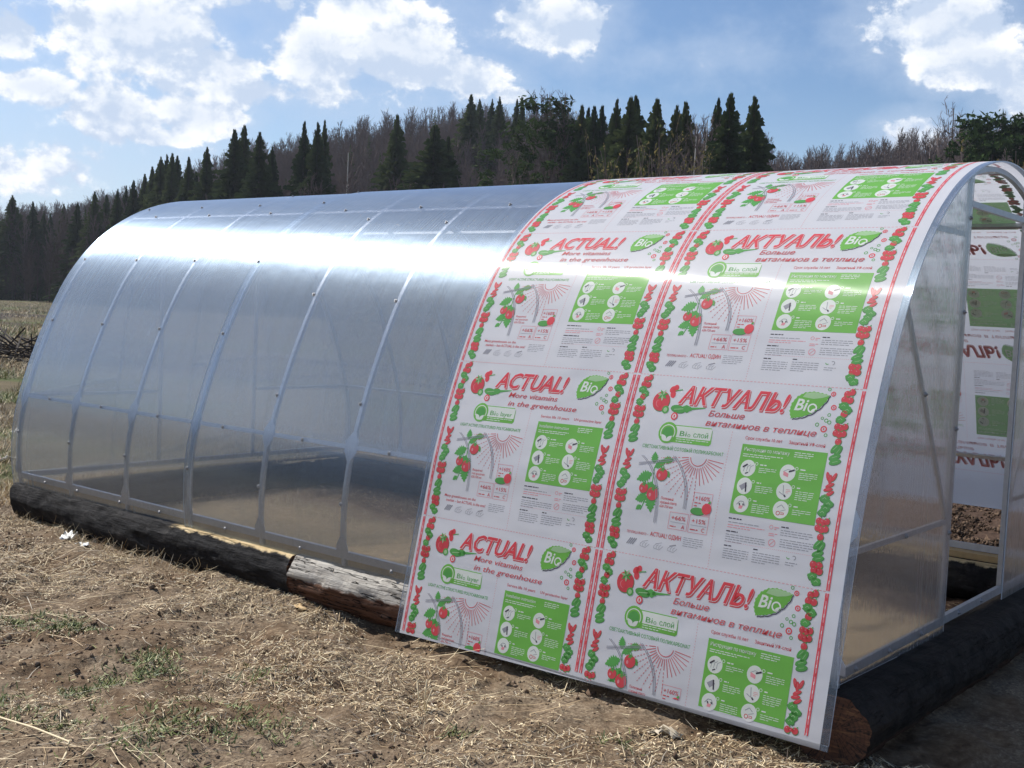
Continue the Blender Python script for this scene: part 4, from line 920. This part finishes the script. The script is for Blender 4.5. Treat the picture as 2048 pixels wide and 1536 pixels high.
def spruce_arrays(seed, n=330, wide=.20, droop=.30, gap=.0, segs=4):
    """unit-height spruce crown: drooping, ragged boughs set all along the stem"""
    r = np.random.default_rng(seed); V, F = [], []
    lump = [(r.uniform(0, 6.3), r.uniform(0, 1), r.uniform(.82, 1.12)) for _ in range(7)]
    for i in range(n):
        t = (i+r.uniform())/n; t = t**1.12; t = min(.985, t); z = .05+.95*t; a = i*2.399+r.uniform(-.5, .5)
        R = wide*((1-t)**1.0)*(1+.05*math.sin(t*31+seed))+.003
        for la, lt, lk in lump:
            if abs(math.atan2(math.sin(a-la), math.cos(a-la))) < .8 and abs(t-lt) < .09: R *= lk
        L = R*r.choice((.6, .8, 1.0, 1.25))*r.uniform(.92, 1.06); d = np.array([math.cos(a), math.sin(a), 0]); s_ = np.array([-d[1], d[0], 0]); dr = droop*(1-t*1.15)
        sg = segs if L > .04 else 2
        for j in range(sg):
            u0, u1 = j/sg, (j+1)/sg; w0 = (.030 if segs > 2 else .06)*(1-u0*.72)*(L/.15)**.95
            for sd in (-1, 1):
                zf = lambda u: z-dr*L*u**1.2*1.5+.05*L*u*u
                p = d*L*u0+np.array([0, 0, zf(u0)]); tip = d*L*min(1.08, u1+.20)+s_*sd*w0*r.uniform(.35, 1.3)+np.array([0, 0, zf(u1)-.012*r.uniform(-.3, 1.4)])
                mid = d*L*(u0*.6+u1*.4)+s_*sd*w0*r.uniform(.8, 1.5)+np.array([0, 0, zf(u0)-.016*r.uniform(.1, 1.3)])
                o = len(V); V += [p, mid, tip, p*.4+tip*.6+np.array([0, 0, .010])]; F.append((o, o+1, o+2, o+3))
    for q in range(3):
        a = q*2.1; o = len(V); V += [(0.005*math.cos(a), .005*math.sin(a), .93), (-.005*math.cos(a), -.005*math.sin(a), .93), (0, 0, 1.0), (0.001, 0, 1.0)]; F.append((o, o+1, o+2, o+3))
    return np.array(V), np.array(F)
def pine_arrays(seed):
    r = np.random.default_rng(seed); V, F = [], []
    for c in range(130):
        t = r.uniform(.30, 1); a = r.uniform(0, 6.3); R = .26*math.sin(math.pi*(.18+.72*t))*r.uniform(.3, 1); cx, cy, cz = R*math.cos(a), R*math.sin(a), .25+.72*t; rad = r.uniform(.018, .045)
        for k in range(44):
            q = r.normal(0, 1, 3); q /= np.linalg.norm(q); q *= rad*r.uniform(.5, 1.1); q[2] *= .75; p = np.array([cx, cy, cz])+q
            d = r.normal(0, 1, 3)*.0075+np.array([0, 0, .004]); e = r.normal(0, 1, 3)*.0032; o = len(V); V += [p-d, p+e, p+d, p-e]; F.append((o, o+1, o+2, o+3))
    return np.array(V), np.array(F)
def cone_trunk(r0, h, bend=0.0, k=6):
    V, F = [], []
    for i in range(5):
        t = i/4; rr = r0*(1-.85*t)
        V += [(rr*math.cos(2*math.pi*j/k)+bend*math.sin(t*2.2), rr*math.sin(2*math.pi*j/k), h*t) for j in range(k)]
    for i in range(4): F += [(i*k+j, i*k+(j+1) % k, (i+1)*k+(j+1) % k, (i+1)*k+j) for j in range(k)]
    return np.array(V), np.array(F)
def bare_arrays(seed, nb=30, spread=.26, up_=.9, tw=.0030, twigs=9, lo=.22):
    """unit-height leafless tree: returns trunk and branches (quads)"""
    r = np.random.default_rng(seed); V, F = [], []
    def ribbon(p, q, w0, w1):
        p, q = np.asarray(p), np.asarray(q); d = q-p; s_ = np.cross(d, r.normal(0, 1, 3)); s_ /= (np.linalg.norm(s_)+1e-9); o = len(V)
        V.extend([p-s_*w0, p+s_*w0, q+s_*w1, q-s_*w1]); F.append((o, o+1, o+2, o+3))
    for b in range(nb):
        t = lo+(1-lo)*(b/nb)**.9; a = b*2.4+r.uniform(-.4, .4); z = t*.92
        L = spread*(1.15-t)**.7*r.uniform(.6, 1.2); d = np.array([math.cos(a), math.sin(a), up_*r.uniform(.7, 1.5)]); d /= np.linalg.norm(d)
        p = np.array([0, 0, z]); m = p+d*L*.5+np.array([0, 0, -.01]); q = p+d*L+np.array([0, 0, .06*L/.2]); q[2] = min(q[2], 1.0)
        ribbon(p, m, tw*1.3, tw); ribbon(m, q, tw, tw*.5)
        for k in range(twigs):
            u = r.uniform(.15, 1); s0 = p*(1-u)+q*u; e = s0+(d*.5+r.normal(0, .45, 3)+np.array([0, 0, .45]))*L*r.uniform(.18, .45); e[2] = min(e[2], 1.03)
            ribbon(s0, e, tw*.5, tw*.22)
            if twigs > 6:
                for _ in range(2): e2 = (s0+e)/2+(d*.3+r.normal(0, .5, 3)+np.array([0, 0, .3]))*L*.2; ribbon((s0+e)/2, e2, tw*.32, tw*.15)
    return np.array(V), np.array(F)

SP = [fast_mesh('spruce_crown', *spruce_arrays(100+i, 640, (.20, .22, .175, .235)[i], (.30, .42, .25, .36)[i]), M_SPRUCE) for i in range(4)]
SPT = fast_mesh('spruce_trunk', *cone_trunk(.014, .98), M_TRUNK)
PN = [fast_mesh('pine_crown', *pine_arrays(140+i), M_PINE) for i in range(2)]
PNT = fast_mesh('pine_trunk', *cone_trunk(.016, .9, .02), M_TRUNK)

def place(azv, r): x, y = CAM[0]+r*math.sin(azv), CAM[1]+r*math.cos(azv); return x, y, float(zg(x, y))
ORD = ['first', 'second', 'third', 'fourth', 'fifth', 'sixth', 'seventh', 'eighth', 'ninth', 'tenth', 'eleventh', 'twelfth', 'thirteenth', 'fourteenth', 'fifteenth', 'sixteenth', 'seventeenth', 'eighteenth', 'nineteenth', 'twentieth', 'twenty-first', 'twenty-second']
def conifer(azv, elv, extra, label, group, wide=1.0, pine=False, var=None):
    r = float(np.interp(azv, AZN, DN))+extra; x, y, z = place(azv, r); h = (CAM[2]+r*math.tan(elv))-z
    t = thing('pine_tree' if pine else 'spruce_tree', (x, y, z-.1), label, 'pine' if pine else 'spruce', group, random.uniform(0, 6.3))
    k = random.randrange(2 if pine else 4) if var is None else var
    w = h*wide; link('crown', (PN if pine else SP)[k], t, (0, 0, 0), 0, (w, w, h)); link('trunk', PNT if pine else SPT, t, (0, 0, 0), 0, (h, h, h))
ROWS = [  # (group, words, [(azimuth, elevation of the tip, metres behind the wood's edge, width factor)])
    ('spruces at the far left edge of the wood', 'low on the far left skyline', [(-1.0998, .0761, 4, 1.5), (-1.0847, .0725, 8, 1.2), (-1.0764, .0652, 15, 1), (-1.0715, .064, 10, 1), (-1.0615, .0724, 12, .9), (-1.0513, .0743, 6, 1.1), (-1.0382, .0842, 5, 1.1), (-1.0293, .0825, 12, 1), (-1.0205, .0876, 5, 1.0), (-1.014, .0909, 12, .9), (-1.0082, .0958, 6, 1), (-.9997, .1014, 10, 1)]),
    ('spruces up the left slope', 'climbing the left slope', [(-.9939, .1079, 8, 1), (-.9874, .1165, 5, 1.1), (-.9827, .1189, 12, 1), (-.9784, .1201, 6, 1), (-.9743, .1184, 12, 1), (-.9651, .1183, 5, 1.1), (-.9592, .1065, 10, 1), (-.9505, .1276, 6, 1.1), (-.9285, .1437, 6, 1.25), (-.9205, .148, 10, 1.1), (-.908, .1432, 5, 1.2), (-.8972, .1317, 9, 1), (-.8709, .155, 8, 1), (-.8599, .155, 5, 1.1), (-.8541, .1571, 12, .9)]),
    ('spruces in the middle of the wood', 'among bare trees in mid hill', [(-.7927, .1657, 12, 1.2), (-.7602, .1592, 5, 1.9), (-.7480, .150, 8, 1.4), (-.7300, .1855, 55, 1.3), (-.7223, .182, 62, 1.2), (-.7115, .1825, 66, 1.1), (-.7051, .1849, 60, 1.2), (-.6899, .1835, 62, .8), (-.6852, .1849, 60, .8)]),
    ('tall spruces in the near row', 'in the tall row behind the printed sheet', [(-.6484, .1769, 10, 1.1), (-.6335, .1816, 6, 1.0), (-.6278, .1797, 12, 1), (-.6227, .1811, 6, 1), (-.6163, .1817, 12, 1), (-.6037, .1878, 5, 1.15), (-.5922, .1898, 4, 1.3), (-.5875, .1911, 8, 1.3), (-.5694, .1887, 4, 1.3), (-.5521, .1837, 5, 1.1), (-.5446, .1867, 7, 1.2), (-.5174, .1904, 9, .9), (-.5076, .1945, 3, 1.25), (-.4873, .1923, 2, 1.5)])]
for gname, words, items in ROWS:
    for i, (a, e, ex, w) in enumerate(items): conifer(a, e, ex, ORD[i]+' dark spruce from the left, '+words, gname, w)
conifer(-.6597, .1868, 6, 'broad rounded dark pine just left of the tall spruce row', None, 1.35, True, 0)
conifer(-.2972, .177, 3, 'bushy dark green pine above the doorway end, at the right edge', None, 1.2, True, 1)
conifer(-.2802, .176, 6, 'second bushy pine cut off by the right edge of the picture', None, 1.2, True, 0)

# tall single bare trees one can tell apart
def bare_tree(azv, elv, extra, label, mat_t, seed, name='bare_tree', spread=.26, cat='bare tree', group=None):
    r = float(np.interp(azv, AZN, DN))+extra; x, y, z = place(azv, r); h = CAM[2]+r*math.tan(elv)-z
    t = thing(name, (x, y, z-.1), label, cat, group, seed)
    link('trunk', fast_mesh('bare_trunk', *cone_trunk(.011, .95, .012), mat_t), t, (0, 0, 0), 0, (h, h, h)); link('crown', fast_mesh('bare_crown', *bare_arrays(seed, 34, spread, 1.3, .0022, 9, .30), M_TWIG), t, (0, 0, 0), 0, (h, h, h))
for a, e, ex, lb, mt, sd in ((-.6660, .1990, 4, 'tall bare tree whose thin twigs rise above the rounded pine', M_TRUNK, 1), (-.6490, .1960, 6, 'slimmer bare tree leaning in just right of the rounded pine', M_TRUNK, 2),
        (-.5330, .1780, 2, 'pale birch standing left in the gap between two tall spruces', M_BIRCH, 3), (-.5240, .1800, 3, 'pale birch standing right in the gap between two tall spruces', M_BIRCH, 4),
        (-.8325, .1380, 1, 'pale thin trunked birch at the foot of the hill, left of centre', M_BIRCH, 5), (-.6920, .1420, -6, 'spreading bare alder in front of the wooded hill', M_TRUNK, 6),
        (-.3300, .1905, 2, 'tall bare tree with upright twigs, left of the right hand pines', M_TRUNK, 7), (-.3440, .1660, 2, 'low bare tree with forked top above the printed sheet end', M_TRUNK, 8)):
    bare_tree(a, e, ex, lb, mt, sd, 'birch_tree' if mt is M_BIRCH else 'bare_tree', .24, 'birch' if mt is M_BIRCH else 'bare tree')

# catkin willows in front of the near row
def willow(azv, r, h, sp, label, seed, n_stem=26, col=M_CATKIN):
    x, y, z = place(azv, r); t = thing('willow_shrub', (x, y, z-.05), label, 'shrub'); rr = np.random.default_rng(seed); V, F, V2, F2 = [], [], [], []
    for i in range(n_stem):
        a = rr.uniform(0, 6.3); out_ = rr.uniform(.1, 1)*sp; p = np.array([rr.normal(0, .25), rr.normal(0, .25), 0]); q = p+np.array([math.cos(a)*out_, math.sin(a)*out_, h*rr.uniform(.55, 1)])
        pts = [p, p*.5+q*.5+rr.normal(0, .15, 3)*np.array([1, 1, .3]), q]
        for j in range(2):
            v, f = box_between(pts[j], pts[j+1], .03-.012*j, .03-.012*j); o = len(V); V += v; F += [tuple(k+o for k in z_) for z_ in f]
        for k in range(16):
            u = rr.uniform(.2, 1); s0 = pts[0]*(1-u)+pts[2]*u+rr.normal(0, .08, 3); e = s0+np.array([math.cos(a)*.3, math.sin(a)*.3, .5])*rr.uniform(.4, 1.1)+rr.normal(0, .22, 3)
            v, f = box_between(s0, e, .010, .010); o = len(V); V += v; F += [tuple(w+o for w in z_) for z_ in f]
            for m_ in range(6):
                c_ = s0+(e-s0)*rr.uniform(.25, 1.05); d = rr.normal(0, .028, 3)+np.array([0, 0, .035]); s_ = rr.normal(0, .022, 3); o = len(V2); V2 += [c_-d, c_+s_, c_+d, c_-s_]; F2.append((o, o+1, o+2, o+3))
    mesh_obj('stems', V, F, M_TWIG, t); link('catkins', fast_mesh('catkins', np.array(V2), np.array(F2), col), t)
willow(-.5975, 52, 10.0, 3.0, 'yellowish catkin willow in front of the tall spruces, leftmost of three', 1, 40)
willow(-.5620, 50, 9.9, 3.2, 'yellowish catkin willow in front of the tall spruces, middle of three', 2, 46)
willow(-.5290, 54, 9.4, 2.8, 'yellowish catkin willow in front of the tall spruces, rightmost of three', 3, 34)
willow(-.2850, 40, 7.6, 2.4, 'brownish budding willow at the right edge above the doorway end', 4, 40)

# the leafless wood on the hill, and the conifers inside it: masses nobody could count
def woodland(name, protos, n, az0, az1, dr0, dr1, EN, hmin, hmax, mats, label, pw=1.0, wide=1.0, base=None, thin=None):
    VV, FF, o = [], [], 0
    for i in range(n):
        a = rng.uniform(az0, az1); D = base if base else float(np.interp(a, AZN, DN)); r = D+dr0+(dr1-dr0)*rng.uniform()**pw; x, y, z = place(a, r)
        top = CAM[2]+r*math.tan(float(np.interp(a, EN[0], EN[1]))*rng.uniform(.86, 1.0)); h = min(rng.uniform(hmin, hmax), top-z)
        if h < hmin*.45: continue
        v, f = protos[rng.integers(len(protos))]; c, s_ = math.cos(i*1.7), math.sin(i*1.7); w = h*wide
        VV.append(np.stack([(v[:, 0]*c-v[:, 1]*s_)*w+x, (v[:, 0]*s_+v[:, 1]*c)*w+y, v[:, 2]*h+z-.1], -1)); FF.append(f+o); o += len(v)
    return tag(link(name, fast_mesh(name, np.concatenate(VV), np.concatenate(FF), mats)), label, kind='stuff')
def with_trunk(seed, **kw):
    v, f = bare_arrays(seed, **kw); tv, tf = cone_trunk(.009, .93, .01, 4); return np.concatenate([v, tv]), np.concatenate([f, tf+len(v)])
PB = [with_trunk(200+i, nb=34, spread=.22, up_=1.5, tw=.0034, twigs=10, lo=.18) for i in range(6)]
EB = ([-1.2, -1.072, -.976, -.924, -.875, -.833, -.799, -.77, -.735, -.683, -.657, -.618, -.575, -.541, -.499, -.475, -.468, -.448, -.408, -.388, -.369, -.342, -.323, -.301, -.279, -.2], [.068, .074, .108, .137, .148, .162, .1706, .1765, .1813, .1838, .1828, .172, .165, .1737, .1743, .165, .150, .1532, .1554, .159, .1685, .1662, .1718, .177, .180, .18])
woodland('bare_woodland', PB, 4300, -1.16, -.22, 2, 135, EB, 6.5, 15, M_TWIG, 'leafless grey-brown wood covering the hill behind the greenhouse', 1.0)
woodland('dark_thicket', PB, 260, -1.17, -.46, -2, 10, ([-1.2, -1.0, -.9, -.7, -.45], [.045, .06, .085, .11, .11]), 4, 9, M_TWIG2, 'dark leafless thicket along the foot of the wood', 1.0, 1.2)
PS = [spruce_arrays(300+i, 110, .19, .35, 0, 2) for i in range(3)]
woodland('mixed_spruces', PS, 130, -1.16, -.86, 8, 45, ([-1.2, -1.1, -1.0, -.97, -.93, -.86], [.055, .06, .082, .10, .125, .138]), 7, 15, M_SPRUCE, 'dark spruces mixed into the wood at the left')
woodland('hill_spruces', PS, 60, -.86, -.46, 15, 120, EB, 7, 14, M_SPRUCE, 'scattered spruces among the bare trees of the hill')
woodland('young_conifers', PS, 300, -.475, -.20, 2, 60, ([-.5, -.44, -.36, -.2], [.148, .149, .146, .142]), 3.0, 8, M_YOUNG, 'belt of young green conifers below the bare trees at the right', 1.0, 1.25)
# wood on the viewer's side of the field, which the clear sheets mirror
woodland('opposite_woodland', PB+PS, 420, -3.05, -1.75, 0, 30, ([-3.2, -1.5], [.23, .20]), 12, 20, M_TWIG2, 'wood on the opposite side of the field', 1.0, 1.5, 62)

# ------------------------------------------------------------------ thin spring haze
def haze():
    m = bpy.data.materials.new('haze'); m.use_nodes = True; gg = G(m.node_tree); gg.n.clear()
    v = gg.node('ShaderNodeVolumePrincipled', {'Color': (.80, .87, 1.0, 1), 'Density': .00022, 'Anisotropy': .2})
    o = gg.node('ShaderNodeOutputMaterial'); gg.l.new(v.outputs[0], o.inputs['Volume'])
    R, z0, z1 = 760, float(GZ.min())-1.0, 62.0
    V = [(x, y, z) for z in (z0, z1) for x, y in ((-R, -R), (R, -R), (R, R), (-R, R))]
    tag(mesh_obj('haze', V, [(3, 2, 1, 0), (4, 5, 6, 7), (0, 1, 5, 4), (1, 2, 6, 5), (2, 3, 7, 6), (3, 0, 4, 7)], m), kind='stuff')
haze()
